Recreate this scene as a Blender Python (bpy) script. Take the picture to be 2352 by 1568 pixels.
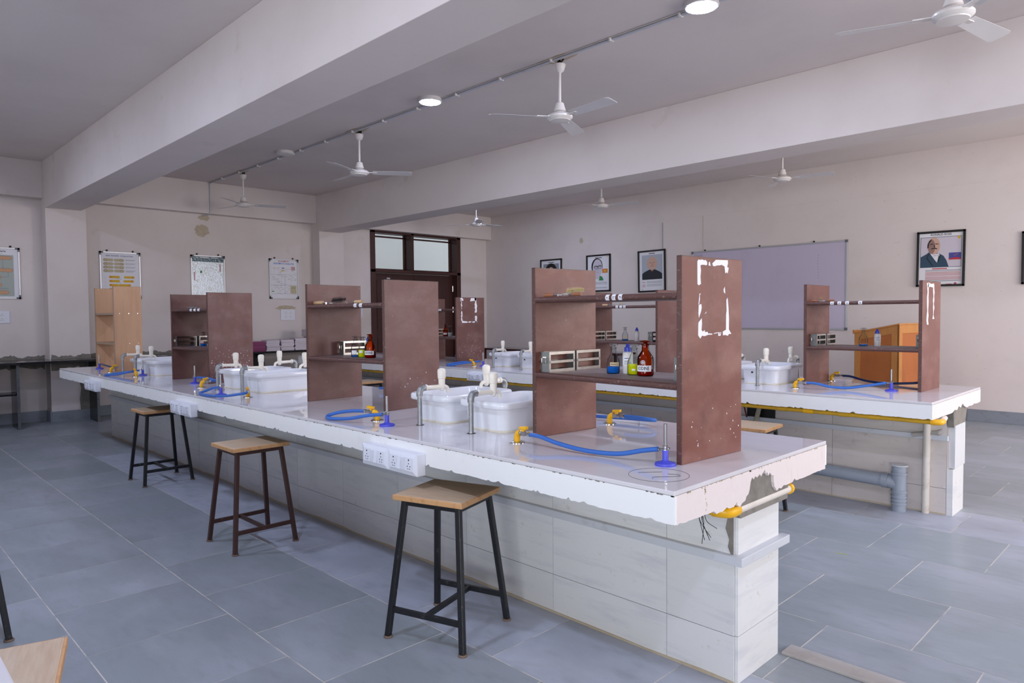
import bpy, bmesh, math, random
from mathutils import Vector, Matrix
random.seed(7)
for _o in list(bpy.data.objects):
    bpy.data.objects.remove(_o)
SC = bpy.context.scene
COL = SC.collection
R = math.radians
PI = math.pi

# ------------------------------------------------------------------ camera
H = 0.85            # bench top height
HC = 3.58           # ceiling height
XB, YW = -10.30, 8.63
XF, YL = 4.60, -5.60
cam = bpy.data.cameras.new('camera')
cam.sensor_fit = 'HORIZONTAL'
cam.sensor_width = 36.0
cam.lens = 36.0 * 1602.48 / 2352.0
cam.clip_start = 0.05
co = bpy.data.objects.new('camera', cam)
COL.objects.link(co)
yaw, pit, rol = R(45.4112), R(-2.1831), R(-0.507)
fw = Vector((-math.sin(yaw) * math.cos(pit), math.cos(yaw) * math.cos(pit), math.sin(pit)))
rt = Vector((math.cos(yaw), math.sin(yaw), 0))
up = rt.cross(fw)
rt2 = rt * math.cos(rol) + up * math.sin(rol)
up2 = -rt * math.sin(rol) + up * math.cos(rol)
mw = Matrix((rt2, up2, -fw)).transposed().to_4x4()
mw.translation = Vector((1.2284, -1.9449, 1.4273))
co.matrix_world = mw
SC.camera = co

# ------------------------------------------------------------------ light
SC.view_settings.view_transform = 'Standard'
SC.view_settings.look = 'None'
SC.view_settings.gamma = 1.0
SC.view_settings.use_curve_mapping = False
SC.view_settings.exposure = 0.32
SC.cycles.use_denoising = True
SC.cycles.sample_clamp_indirect = 6.0
SC.cycles.max_bounces = 10
SC.cycles.transparent_max_bounces = 16
SC.cycles.caustics_reflective = False
SC.cycles.caustics_refractive = False

world = bpy.data.worlds.new('World')
SC.world = world
world.use_nodes = True
wn = world.node_tree
bg = wn.nodes['Background']
bg.inputs['Color'].default_value = (0.84, 0.88, 0.92, 1)
bg.inputs['Strength'].default_value = 1.1

LED = 270.0           # emission of the round ceiling lamps
DAY = 300.0           # daylight in each window opening


def window_light(name, loc, rot, sx, sy, power, col):
    l = bpy.data.lights.new(name, 'AREA')
    l.shape = 'RECTANGLE'
    l.size, l.size_y = sx, sy
    l.energy = power
    l.color = col
    o = bpy.data.objects.new(name, l)
    o.location = loc
    o.rotation_euler = rot
    COL.objects.link(o)


WINDOWS = [(-3.0, -0.3), (1.2, 3.9), (5.2, 7.9)]         # openings in the front wall (x = XF)
WINDOWS_L = [(-7.6, -5.2), (-3.2, -0.8), (1.5, 4.3)]    # openings in the left wall (y = YL)
for i, (a, b) in enumerate(WINDOWS):
    window_light('window_daylight', (XF + 0.26, (a + b) / 2, 1.95), (0, R(90), 0), 1.9, b - a,
                 DAY * (0.12, 0.45, 0.95)[i], (1.0, 0.89, 0.84))
for i, (a, b) in enumerate(WINDOWS_L):
    window_light('window_daylight', ((a + b) / 2, YL - 0.26, 1.5), (R(90), 0, 0), b - a, 1.6,
                 DAY * (0.14, 0.14, 0.82)[i], (0.96, 0.97, 1.0))


# ------------------------------------------------------------------ materials
def lin(c):
    return tuple(((x / 255) / 12.92 if x / 255 <= 0.04045 else ((x / 255 + 0.055) / 1.055) ** 2.4) for x in c)


MATS = {}


def mat(name, col, rough=0.5, metal=0.0, spec=0.5, var=None, var2=None, bump=None, rnd=0.0, trans=0.0, ior=1.45,
        alpha=1.0, emit=None, coat=0.0, fleck=None, sss=None):
    """var/var2 = (colour, scale, stretch xyz, lo, hi, strength): noise patches of another colour."""
    m = bpy.data.materials.new(name)
    m.use_nodes = True
    nt = m.node_tree
    N, L = nt.nodes, nt.links
    b = N['Principled BSDF']
    c4 = lin(col) + (1,)
    b.inputs['Base Color'].default_value = c4
    b.inputs['Roughness'].default_value = rough
    b.inputs['Metallic'].default_value = metal
    b.inputs['Specular IOR Level'].default_value = spec
    b.inputs['IOR'].default_value = ior
    b.inputs['Transmission Weight'].default_value = trans
    b.inputs['Alpha'].default_value = alpha
    b.inputs['Coat Weight'].default_value = coat
    if emit:
        b.inputs['Emission Color'].default_value = lin(emit[0]) + (1,)
        b.inputs['Emission Strength'].default_value = emit[1]
    tc = None
    cur = None

    def coords(stretch):
        nonlocal tc
        if tc is None:
            tc = N.new('ShaderNodeTexCoord')
        mp = N.new('ShaderNodeMapping')
        mp.inputs['Scale'].default_value = stretch
        if rnd:
            oi = N.new('ShaderNodeObjectInfo')
            mul = N.new('ShaderNodeMath'); mul.operation = 'MULTIPLY'; mul.inputs[1].default_value = 40.0
            L.new(oi.outputs['Random'], mul.inputs[0])
            L.new(mul.outputs[0], mp.inputs['Location'])
        L.new(tc.outputs['Object'], mp.inputs['Vector'])
        return mp

    for v in (var, var2, fleck):
        if not v:
            continue
        vc, sc, stretch, lo, hi, st = v
        mp = coords(stretch)
        nz = N.new('ShaderNodeTexNoise')
        nz.inputs['Scale'].default_value = sc
        nz.inputs['Detail'].default_value = 5.0
        nz.inputs['Roughness'].default_value = 0.6
        L.new(mp.outputs[0], nz.inputs['Vector'])
        mr = N.new('ShaderNodeMapRange')
        mr.inputs['From Min'].default_value = lo
        mr.inputs['From Max'].default_value = hi
        mr.inputs['To Max'].default_value = st
        L.new(nz.outputs['Fac'], mr.inputs['Value'])
        mx = N.new('ShaderNodeMix'); mx.data_type = 'RGBA'
        L.new(mr.outputs[0], mx.inputs['Factor'])
        if cur is None:
            mx.inputs['A'].default_value = c4
        else:
            L.new(cur, mx.inputs['A'])
        mx.inputs['B'].default_value = lin(vc) + (1,)
        cur = mx.outputs['Result']
    if rnd:
        oi = N.new('ShaderNodeObjectInfo')
        mr = N.new('ShaderNodeMapRange')
        mr.inputs['To Min'].default_value = 1 - rnd
        mr.inputs['To Max'].default_value = 1 + rnd
        L.new(oi.outputs['Random'], mr.inputs['Value'])
        hs = N.new('ShaderNodeHueSaturation')
        L.new(mr.outputs[0], hs.inputs['Value'])
        if cur is None:
            hs.inputs['Color'].default_value = c4
        else:
            L.new(cur, hs.inputs['Color'])
        cur = hs.outputs['Color']
    if cur is not None:
        L.new(cur, b.inputs['Base Color'])
    if bump:
        mp = coords((1, 1, 1))
        nz = N.new('ShaderNodeTexNoise')
        nz.inputs['Scale'].default_value = bump[0]
        nz.inputs['Detail'].default_value = 4.0
        L.new(mp.outputs[0], nz.inputs['Vector'])
        bp = N.new('ShaderNodeBump')
        bp.inputs['Strength'].default_value = bump[1]
        bp.inputs['Distance'].default_value = 0.01
        L.new(nz.outputs['Fac'], bp.inputs['Height'])
        L.new(bp.outputs[0], b.inputs['Normal'])
    MATS[name] = m
    return m


def thin_glass(name, tint, gl):
    m = bpy.data.materials.new(name)
    m.use_nodes = True
    nt = m.node_tree
    nt.nodes.remove(nt.nodes['Principled BSDF'])
    out = nt.nodes['Material Output']
    t = nt.nodes.new('ShaderNodeBsdfTransparent'); t.inputs[0].default_value = lin(tint) + (1,)
    g = nt.nodes.new('ShaderNodeBsdfGlossy'); g.inputs['Roughness'].default_value = 0.03
    mx = nt.nodes.new('ShaderNodeMixShader')
    fr = nt.nodes.new('ShaderNodeFresnel'); fr.inputs[0].default_value = 1.0 + gl
    nt.links.new(fr.outputs[0], mx.inputs[0])
    nt.links.new(t.outputs[0], mx.inputs[1]); nt.links.new(g.outputs[0], mx.inputs[2])
    nt.links.new(mx.outputs[0], out.inputs['Surface'])
    MATS[name] = m


U3 = (1, 1, 1)
mat('wall', (222, 212, 208), 0.62, var=((207, 195, 190), 1.1, U3, 0.45, 0.75, 0.6), var2=((190, 176, 158), 2.7, U3, 0.64, 0.74, 0.35), bump=(30, 0.05))
mat('wallscuff', (222, 211, 207), 0.62, var=((200, 189, 184), 1.4, U3, 0.5, 0.8, 0.5), var2=((168, 158, 146), 14, U3, 0.66, 0.74, 0.35), bump=(30, 0.05))
mat('ceiling', (224, 214, 210), 0.7, var=((204, 193, 190), 0.8, U3, 0.45, 0.75, 0.5), bump=(22, 0.05))
mat('patch', (188, 172, 148), 0.85, var=((205, 192, 172), 12, U3, 0.4, 0.7, 0.7))
mat('floor', (144, 151, 156), 0.34, spec=0.45, rnd=0.07, var=((168, 172, 182), 1.6, (1, 1.8, 1), 0.42, 0.72, 0.75), var2=((126, 131, 133), 6.0, (1, 3, 1), 0.5, 0.8, 0.5), bump=(9, 0.06))
mat('floorpale', (164, 168, 180), 0.42, spec=0.35, rnd=0.05, var=((186, 190, 204), 1.8, (1, 1.6, 1), 0.4, 0.7, 0.8), var2=((138, 143, 152), 5.0, (1, 2, 1), 0.52, 0.78, 0.6), bump=(9, 0.06))  # paler floor stone for the tile rows along the bench bases
mat('grout', (206, 200, 190), 0.9, var=((148, 152, 156), 5, U3, 0.48, 0.58, 0.7))
mat('skirt', (138, 144, 152), 0.4, rnd=0.06, var=((98, 100, 100), 5, (1, 1, 2), 0.52, 0.75, 0.6))
mat('strip', (172, 166, 162), 0.6, var=((140, 134, 128), 9, U3, 0.5, 0.75, 0.6))
mat('slabtop', (218, 214, 217), 0.025, ior=1.85, var=((204, 200, 204), 1.5, (1, 5, 1), 0.4, 0.8, 0.7))
mat('plaster', (236, 235, 235), 0.5, var=((214, 211, 208), 9, U3, 0.58, 0.8, 0.5), bump=(24, 0.12))
mat('plasterend', (228, 216, 213), 0.62, var=((200, 186, 178), 16, (1, 1, .3), 0.58, 0.78, 0.6), bump=(34, 0.25))
mat('concrete', (134, 128, 120), 0.85, var=((98, 94, 88), 14, U3, 0.45, 0.75, 0.7), bump=(40, 0.35))
mat('tile', (224, 223, 222), 0.3, rnd=0.04, var=((204, 204, 208), 3.2, (1, 1, 7), 0.5, 0.72, 0.75), var2=((176, 164, 146), 26, U3, 0.63, 0.75, 0.4))
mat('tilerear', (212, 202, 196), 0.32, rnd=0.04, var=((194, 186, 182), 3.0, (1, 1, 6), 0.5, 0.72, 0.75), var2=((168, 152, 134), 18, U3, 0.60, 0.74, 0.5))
mat('jointgrout', (120, 112, 102), 0.9)
mat('moulding', (204, 206, 212), 0.4, var=((176, 172, 168), 18, U3, 0.6, 0.75, 0.5))
mat('brown', (116, 71, 61), 0.40, spec=0.4, rnd=0.06, var=((142, 104, 94), 4, (1, 1, 2.0), 0.46, 0.74, 0.7), var2=((86, 52, 46), 9, (1, 1, .5), 0.52, 0.78, 0.6), fleck=((214, 206, 204), 75, U3, 0.715, 0.73, 0.9), bump=(60, 0.05))
mat('browndull', (106, 71, 66), 0.42, spec=0.4, rnd=0.06, var=((126, 98, 94), 4, (1, 1, 2.0), 0.46, 0.74, 0.7), var2=((82, 54, 50), 9, (1, 1, .5), 0.52, 0.78, 0.6), fleck=((200, 194, 194), 75, U3, 0.715, 0.73, 0.8), bump=(60, 0.05))  # darker, greyer brown for four of the shelf units
mat('brownedge', (88, 58, 52), 0.4, rnd=0.04, var=((150, 126, 120), 110, (.5, 1, 1), 0.58, 0.7, 0.6))
mat('browntop', (126, 106, 102), 0.5, var=((146, 130, 126), 8, U3, 0.45, 0.75, 0.7))
mat('palewood', (198, 155, 120), 0.45, var=((182, 136, 102), 7, (4, 4, .4), 0.45, 0.75, 0.7), var2=((168, 120, 84), 3, U3, 0.6, 0.8, 0.4))
mat('palewoodedge', (158, 132, 108), 0.5)
mat('ceramic', (224, 225, 230), 0.06, spec=0.6)
mat('sealant', (214, 206, 188), 0.6, var=((160, 140, 110), 40, U3, 0.58, 0.72, 0.6))
mat('galv', (150, 152, 154), 0.42, metal=0.7, var=((200, 198, 192), 60, U3, 0.55, 0.7, 0.7))
mat('pvc', (236, 229, 215), 0.28, spec=0.5)
mat('pvcpipe', (222, 214, 204), 0.4, var=((186, 172, 152), 12, U3, 0.56, 0.78, 0.6))
mat('chrome', (205, 205, 205), 0.12, metal=1.0)
mat('yellow', (238, 178, 22), 0.35)
mat('yellowpipe', (206, 160, 34), 0.4, var=((166, 128, 36), 7, U3, 0.5, 0.75, 0.7))
mat('hose', (56, 104, 182), 0.35, spec=0.4)
mat('hosenavy', (22, 44, 92), 0.35)
mat('burner', (74, 78, 196), 0.4)
mat('steel', (176, 176, 178), 0.25, metal=0.9)
mat('stainless', (178, 172, 166), 0.16, metal=1.0, var=((140, 136, 132), 20, U3, 0.5, 0.75, 0.4))
mat('stainlessdark', (120, 122, 120), 0.35, metal=0.7, var=((150, 150, 146), 18, U3, 0.5, 0.75, 0.5))
mat('seat', (204, 180, 152), 0.38, rnd=0.05, var=((184, 154, 124), 9, (1, 9, 1), 0.4, 0.7, 0.8), var2=((205, 180, 150), 4, (1, 7, 1), 0.5, 0.75, 0.5))
mat('seatedge', (206, 158, 110), 0.42, var=((160, 110, 66), 30, U3, 0.5, 0.75, 0.6))
mat('blackmetal', (32, 33, 36), 0.36, spec=0.5, var=((112, 106, 100), 34, U3, 0.62, 0.74, 0.55))
mat('brownmetal', (70, 44, 38), 0.36, spec=0.5, var=((120, 96, 84), 34, U3, 0.62, 0.74, 0.5))
mat('rust', (120, 100, 86), 0.8)
mat('liquidblue', (10, 104, 206), 0.08)
mat('liquidyellow', (222, 226, 10), 0.08)
mat('liquidamber', (150, 30, 14), 0.08)
mat('plasticbottle', (232, 228, 226), 0.35, trans=0.15)
mat('cap', (52, 70, 190), 0.35)
mat('paper', (232, 230, 234), 0.6)
mat('paperold', (216, 196, 156), 0.7)
mat('ink', (28, 28, 32), 0.6)
mat('inkgrey', (146, 147, 156), 0.7)
mat('inkpink', (204, 160, 164), 0.7)
mat('inkred', (190, 50, 56), 0.6)
mat('inkblue', (62, 110, 190), 0.6)
mat('inknavy', (74, 78, 150), 0.6)
mat('printgreen', (172, 180, 172), 0.6)
mat('tan', (206, 160, 120), 0.6)
mat('khaki', (196, 184, 150), 0.6)
mat('mustard', (222, 176, 44), 0.6)
mat('orangeprint', (214, 130, 60), 0.6)
mat('greenprint', (60, 140, 84), 0.6)
mat('foil', (190, 198, 206), 0.3, metal=0.35, var=((150, 156, 160), 30, U3, 0.45, 0.7, 0.6), bump=(50, 0.22))
mat('foildark', (70, 84, 92), 0.2, metal=0.4, bump=(36, 0.5))
mat('frameblack', (24, 20, 20), 0.3)
mat('alu', (188, 188, 192), 0.35, metal=0.6)
mat('alucorner', (100, 102, 108), 0.5)
mat('board', (198, 188, 208), 0.18, spec=0.45, var=((182, 170, 190), 2.4, (1, 1, .6), 0.5, 0.8, 0.5))
mat('doorwood', (72, 44, 40), 0.32, spec=0.4, var=((54, 32, 29), 6, (1, 1, .3), 0.45, 0.75, 0.6))
mat('doorframe', (74, 44, 40), 0.34, spec=0.4, var=((58, 34, 31), 8, (1, 1, .3), 0.45, 0.75, 0.5))
mat('granite', (26, 27, 30), 0.12, spec=0.6, var=((52, 54, 58), 60, U3, 0.55, 0.7, 0.5))
mat('graniteedge', (96, 98, 102), 0.4, var=((60, 60, 62), 30, U3, 0.5, 0.7, 0.7))
mat('fan', (226, 220, 216), 0.3, spec=0.5)
mat('fanblade', (214, 210, 210), 0.35)
mat('black', (14, 14, 15), 0.5)
mat('brass', (150, 120, 60), 0.4, metal=0.8)
mat('lampon', (255, 255, 255), 0.5, emit=((208, 221, 255), LED))
mat('lampoff', (220, 216, 214), 0.4)
mat('lecternply', (178, 104, 52), 0.45, var=((150, 84, 40), 4, (1, 1, .4), 0.45, 0.75, 0.6))
mat('lecternframe', (196, 134, 72), 0.45, var=((168, 108, 54), 8, (1, 1, .4), 0.45, 0.75, 0.6))
mat('greypvc', (152, 160, 172), 0.4, var=((190, 194, 200), 50, U3, 0.66, 0.72, 0.6))
mat('magenta', (140, 60, 104), 0.5, rnd=0.15)
mat('pages', (226, 220, 226), 0.7, rnd=0.04)
mat('socketwhite', (228, 230, 240), 0.3)
mat('sockethole', (40, 40, 46), 0.7)
mat('skin', (206, 168, 150), 0.6)
mat('skindark', (150, 104, 88), 0.6)
mat('sepia', (150, 118, 110), 0.6)
mat('shirt', (38, 42, 46), 0.6)
mat('suit', (52, 76, 96), 0.6)
mat('printbg', (176, 182, 192), 0.6)
mat('printlilac', (206, 198, 208), 0.6)
mat('hair', (30, 26, 26), 0.6)
mat('hairgrey', (186, 184, 184), 0.6)
mat('bristleblond', (208, 192, 140), 0.7)
mat('bristleblack', (24, 24, 28), 0.6)
mat('handlewood', (150, 98, 70), 0.4)
mat('handlepale', (206, 172, 130), 0.45)
mat('leaf', (170, 176, 120), 0.6)
mat('whiteboardpanel', (214, 214, 216), 0.4)
mat('flexhose', (190, 180, 160), 0.5)
mat('redwire', (120, 24, 34), 0.5)
mat('corridor', (222, 220, 222), 0.7)
thin_glass('glass', (240, 243, 243), 0.14)
thin_glass('amber', (232, 132, 52), 0.3)
thin_glass('pane', (236, 240, 240), 0.3)
thin_glass('windowglass', (245, 248, 250), 0.3)


# ------------------------------------------------------------------ mesh helpers
class MB:
    def __init__(self):
        self.v, self.f = [], []

    def box(self, x0, x1, y0, y1, z0, z1):
        n = len(self.v)
        self.v += [(x0, y0, z0), (x1, y0, z0), (x1, y1, z0), (x0, y1, z0), (x0, y0, z1), (x1, y0, z1), (x1, y1, z1), (x0, y1, z1)]
        self.f += [tuple(n + i for i in q) for q in ((0, 3, 2, 1), (4, 5, 6, 7), (0, 1, 5, 4), (1, 2, 6, 5), (2, 3, 7, 6), (3, 0, 4, 7))]
        return self

    def hexa(self, lo, hi):
        """lo, hi: four corners each, counter-clockwise from above"""
        n = len(self.v)
        self.v += list(lo) + list(hi)
        self.f += [tuple(n + i for i in q) for q in ((0, 3, 2, 1), (4, 5, 6, 7), (0, 1, 5, 4), (1, 2, 6, 5), (2, 3, 7, 6), (3, 0, 4, 7))]
        return self

    def tube(self, pts, r, n=10, caps=True, sq=False):
        pts = [Vector(p) for p in pts]
        rs = r if isinstance(r, (list, tuple)) else [r] * len(pts)
        base = len(self.v)
        pu = None
        for i, p in enumerate(pts):
            a = pts[max(i - 1, 0)]
            b = pts[min(i + 1, len(pts) - 1)]
            d = (b - a).normalized()
            if pu is None:
                ref = Vector((0, 0, 1)) if abs(d.z) < 0.95 else Vector((1, 0, 0))
                pu = (ref - d * ref.dot(d)).normalized()
            else:
                pu = (pu - d * pu.dot(d)).normalized()
            w = d.cross(pu)
            for k in range(n):
                t = 2 * PI * k / n + (PI / n if sq else 0)
                q = p + (pu * math.cos(t) + w * math.sin(t)) * rs[i] * (math.sqrt(2) if sq else 1)
                self.v.append(tuple(q))
        for i in range(len(pts) - 1):
            for k in range(n):
                a = base + i * n + k
                b = base + i * n + (k + 1) % n
                self.f.append((a, b, b + n, a + n))
        if caps:
            self.f.append(tuple(base + k for k in reversed(range(n))))
            self.f.append(tuple(base + (len(pts) - 1) * n + k for k in range(n)))
        return self

    def lathe(self, prof, c=(0, 0, 0), n=24, caps=True):
        base = len(self.v)
        for r, z in prof:
            for k in range(n):
                t = 2 * PI * k / n
                self.v.append((c[0] + max(r, 1e-4) * math.cos(t), c[1] + max(r, 1e-4) * math.sin(t), c[2] + z))
        for i in range(len(prof) - 1):
            for k in range(n):
                a = base + i * n + k
                b = base + i * n + (k + 1) % n
                self.f.append((a, b, b + n, a + n))
        if caps:
            self.f.append(tuple(base + k for k in reversed(range(n))))
            self.f.append(tuple(base + (len(prof) - 1) * n + k for k in range(n)))
        return self

    def prism(self, poly, axis, d0, d1):
        """2-D outline extruded along axis: 'x' uses (y,z), 'y' uses (x,z), 'z' uses (x,y)"""
        def P(q, d):
            return {'x': (d, q[0], q[1]), 'y': (q[0], d, q[1]), 'z': (q[0], q[1], d)}[axis]
        n = len(self.v)
        m = len(poly)
        self.v += [P(q, d0) for q in poly] + [P(q, d1) for q in poly]
        self.f.append(tuple(n + i for i in reversed(range(m))))
        self.f.append(tuple(n + m + i for i in range(m)))
        for i in range(m):
            j = (i + 1) % m
            self.f.append((n + i, n + j, n + m + j, n + m + i))
        return self

    def loops(self, rings, closed=True, caps=True):
        base = len(self.v)
        n = len(rings[0])
        for r in rings:
            self.v += [tuple(p) for p in r]
        for i in range(len(rings) - 1):
            for k in range(n if closed else n - 1):
                a = base + i * n + k
                b = base + i * n + (k + 1) % n
                self.f.append((a, b, b + n, a + n))
        if caps:
            self.f.append(tuple(base + k for k in reversed(range(n))))
            self.f.append(tuple(base + (len(rings) - 1) * n + k for k in range(n)))
        return self

    def mesh(self, name, off=(0, 0, 0)):
        me = bpy.data.meshes.new(name)
        me.from_pydata([(a - off[0], b - off[1], c - off[2]) for a, b, c in self.v], [], self.f)
        me.update()
        bm = bmesh.new()
        bm.from_mesh(me)
        bmesh.ops.recalc_face_normals(bm, faces=bm.faces)
        bm.to_mesh(me)
        bm.free()
        return me


OFF = {}


def finish(me, m, smooth=None):
    me.materials.append(MATS[m])
    if smooth:
        for p in me.polygons:
            p.use_smooth = True
        me.set_sharp_from_angle(angle=R(smooth))


def put(name, mb, m, parent=None, smooth=None, bevel=0, local=False, label=None):
    """one mesh object; coordinates are world ones unless local (then those of the thing)"""
    off = (0, 0, 0)
    if parent is not None and not local:
        off = OFF.get(parent.name, (0, 0, 0))
    me = mb.mesh(name, off)
    finish(me, m, smooth)
    o = bpy.data.objects.new(name, me)
    COL.objects.link(o)
    if parent is not None:
        o.parent = parent
        OFF[o.name] = OFF.get(parent.name, (0, 0, 0))
    if bevel:
        bv = o.modifiers.new('bevel', 'BEVEL')
        bv.width = bevel
        bv.segments = 2
        bv.limit_method = 'ANGLE'
    if label:
        o['label'] = label
    return o


def inst(name, me, parent, loc, rotz=0):
    o = bpy.data.objects.new(name, me)
    COL.objects.link(o)
    o.parent = parent
    o.location = loc
    o.rotation_euler = (0, 0, rotz)
    return o


def tag(o, label, cat, group=None):
    o['label'] = label
    o['category'] = cat
    if group:
        o['group'] = group
    return o


def thing(name, label, cat, loc=(0, 0, 0), rotz=0, group=None):
    o = bpy.data.objects.new(name, None)
    o.empty_display_size = 0.05
    COL.objects.link(o)
    o.location = loc
    o.rotation_euler = (0, 0, rotz)
    OFF[o.name] = tuple(loc)
    return tag(o, label, cat, group)


def single(name, mb, m, label, cat, loc, smooth=None, bevel=0, group=None, local=False):
    """a thing that is one mesh, its origin at loc"""
    me = mb.mesh(name, (0, 0, 0) if local else loc)
    finish(me, m, smooth)
    o = bpy.data.objects.new(name, me)
    COL.objects.link(o)
    o.location = loc
    OFF[o.name] = tuple(loc)
    if bevel:
        bv = o.modifiers.new('bevel', 'BEVEL'); bv.width = bevel; bv.segments = 2; bv.limit_method = 'ANGLE'
    return tag(o, label, cat, group)


def struct(name, mb, m, parent=None, smooth=None, bevel=0):
    o = put(name, mb, m, parent, smooth, bevel)
    if parent is None:
        o['kind'] = 'structure'
    return o


def copy_tree(o, parent=None):
    c = o.copy()
    COL.objects.link(c)
    c.parent = parent
    for ch in o.children:
        copy_tree(ch, c)
    return c


def place(proto, used, loc, rotz, label, group=None):
    """first call moves the prototype itself, later calls copy it"""
    o = proto if not used else copy_tree(proto)
    used.append(1)
    o.location = loc
    o.rotation_euler = (0, 0, rotz)
    o['label'] = label
    if group:
        o['group'] = group
    return o


def bez(p, n=24):
    """smooth path through points (Catmull-Rom)"""
    P = [Vector(q) for q in p]
    P = [P[0] * 2 - P[1]] + P + [P[-1] * 2 - P[-2]]
    out = []
    for i in range(1, len(P) - 2):
        a, b, c, d = P[i - 1], P[i], P[i + 1], P[i + 2]
        for k in range(n):
            t = k / n
            out.append(0.5 * ((2 * b) + (c - a) * t + (2 * a - 5 * b + 4 * c - d) * t * t + (3 * b - a - 3 * c + d) * t ** 3))
    out.append(P[-2])
    return out


def jag(x0, x1, zb, amp, step, rng):
    """ragged lower edge from x0 to x1 around height zb"""
    out = []
    x = x0
    while x < x1:
        z = zb + rng.uniform(-amp * .4, amp * .4)
        if rng.random() < 0.12:
            z += rng.uniform(amp, amp * 2.6)
        out.append((x, z))
        x += rng.uniform(step * .4, step * 1.6)
    out.append((x1, zb))
    return out


_TXT = {}


def text_pts(s, size, align='CENTER', bold=False):
    cu = bpy.data.curves.new('txt', 'FONT')
    cu.body = s
    cu.size = size
    cu.align_x = align
    cu.align_y = 'CENTER'
    cu.resolution_u = 2
    if bold:
        cu.offset = size * 0.018
    ob = bpy.data.objects.new('txt', cu)
    COL.objects.link(ob)
    dg = bpy.context.evaluated_depsgraph_get()
    me = bpy.data.meshes.new_from_object(ob.evaluated_get(dg))
    v = [tuple(q.co) for q in me.vertices]
    f = [tuple(p.vertices) for p in me.polygons]
    bpy.data.objects.remove(ob)
    bpy.data.curves.remove(cu)
    bpy.data.meshes.remove(me)
    return v, f


def text_mb(mb, s, size, fn, align='CENTER', bold=False, xs=1.0):
    v, f = text_pts(s, size, align, bold)
    n = len(mb.v)
    mb.v += [tuple(fn(q[0] * xs, q[1])) for q in v]
    mb.f += [tuple(n + i for i in p) for p in f]
    return mb


# ------------------------------------------------------------------ room
# floor: 0.6 m stone slabs in running bond over a grout bed
YROWS = [-5.6, -4.8, -4.2, -3.6, -3.0, -2.4, -1.8, -1.2, -0.6, 0.0, 0.62, 1.27, 1.89, 2.50, 3.17, 3.78, 4.4, 5.02, 5.64, 6.26, 6.88, 7.5, 8.12, 8.63]
PH = {7: 0.3, 8: 0.0, 11: 0.345, 12: 0.066, 13: 0.356, 14: 0.04}
floor = struct('floor', MB().box(XB - .3, XF, YL, YW, -0.12, -0.0005), 'grout')
tiles = []
cpos = Vector((1.2284, -1.9449, 1.4273))
for i in range(len(YROWS) - 1):
    y0, y1 = YROWS[i], YROWS[i + 1]
    ph = PH.get(i, 0.3 * (i % 2) + 0.05 * random.random())
    k = math.floor((XB - ph) / 0.6)
    while True:
        x0 = max(XB - .25, ph + k * 0.6)
        x1 = min(XF, ph + (k + 1) * 0.6)
        k += 1
        if x0 >= XF - .02:
            break
        if x1 - x0 < 0.03:
            continue
        cx, cy = (x0 + x1) / 2, (y0 + y1) / 2
        d = Vector((cx, cy, 0)) - cpos
        zf = d.dot(fw)
        sc = -1
        if zf > 0.3:
            px, py = 1176 + 1602 * d.dot(rt2) / zf, 784 - 1602 * d.dot(up2) / zf
            if -220 < px < 2570 and py < 1800:
                sc = 1 / zf ** 3
        tiles.append((sc, x0, x1, y0, y1))
tiles.sort(reverse=True)
g = 0.0029
tcache = {}
rest = MB()
for n_, (sc, x0, x1, y0, y1) in enumerate(tiles):
    if n_ < 300 and sc > 0:
        pale_row = (y0 in (0.0, 3.17) and -7.3 < x0 < 0.3)
        key = (round(x1 - x0, 3), round(y1 - y0, 3), pale_row)
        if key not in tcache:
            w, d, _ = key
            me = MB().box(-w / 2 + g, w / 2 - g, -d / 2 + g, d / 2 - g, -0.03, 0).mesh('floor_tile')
            finish(me, 'floorpale' if pale_row else 'floor')
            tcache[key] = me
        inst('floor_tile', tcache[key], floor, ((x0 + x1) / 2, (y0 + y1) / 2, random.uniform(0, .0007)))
    else:
        rest.box(x0 + g, x1 - g, y0 + g, y1 - g, -0.03, 0)
o = put('floor_tile_field', rest, 'floor', floor)
o['kind'] = 'stuff'

# back wall with the door opening
DY0, DY1, DZ = 5.60, 7.86, 3.135
struct('wall_back', MB().box(XB - .25, XB, YL, DY0, 0, HC).box(XB - .25, XB, DY1, YW, 0, HC).box(XB - .25, XB, DY0, DY1, DZ, HC), 'wall')
struct('wall_right', MB().box(XB - .25, XF + .25, YW, YW + .22, 0, HC), 'wallscuff')
mb = MB()
edges = [XB - .25] + [v for w in WINDOWS_L for v in w] + [XF + .25]
for i in range(0, len(edges), 2):
    mb.box(edges[i], edges[i + 1], YL - .22, YL, 0, HC)
for a, b in WINDOWS_L:
    mb.box(a, b, YL - .22, YL, 0, .7).box(a, b, YL - .22, YL, 2.3, HC)
struct('wall_left', mb, 'wall')
for i, (a, b) in enumerate(WINDOWS_L):
    m_ = MB()
    for x in (a, (2 * a + b) / 3, (a + 2 * b) / 3, b):
        m_.box(x - .03, x + .03, YL - .13, YL - .08, 0.7, 2.3)
    m_.box(a, b, YL - .13, YL - .08, 0.7, .76).box(a, b, YL - .13, YL - .08, 2.24, 2.3).box(a, b, YL - .13, YL - .08, 1.7, 1.75)
    w_ = struct('window_%d' % (i + 4), m_, 'doorframe')
    put('window_pane', MB().box(a, b, YL - .105, YL - .1, 0.7, 2.3), 'windowglass', w_)
mb = MB()
edges = [YL] + [v for w in WINDOWS for v in w] + [YW]
for i in range(0, len(edges), 2):
    mb.box(XF, XF + .23, edges[i], edges[i + 1], 0, HC)
for a, b in WINDOWS:
    mb.box(XF, XF + .23, a, b, 0, 1.0).box(XF, XF + .23, a, b, 2.9, HC)
struct('wall_front', mb, 'wall')
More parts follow.
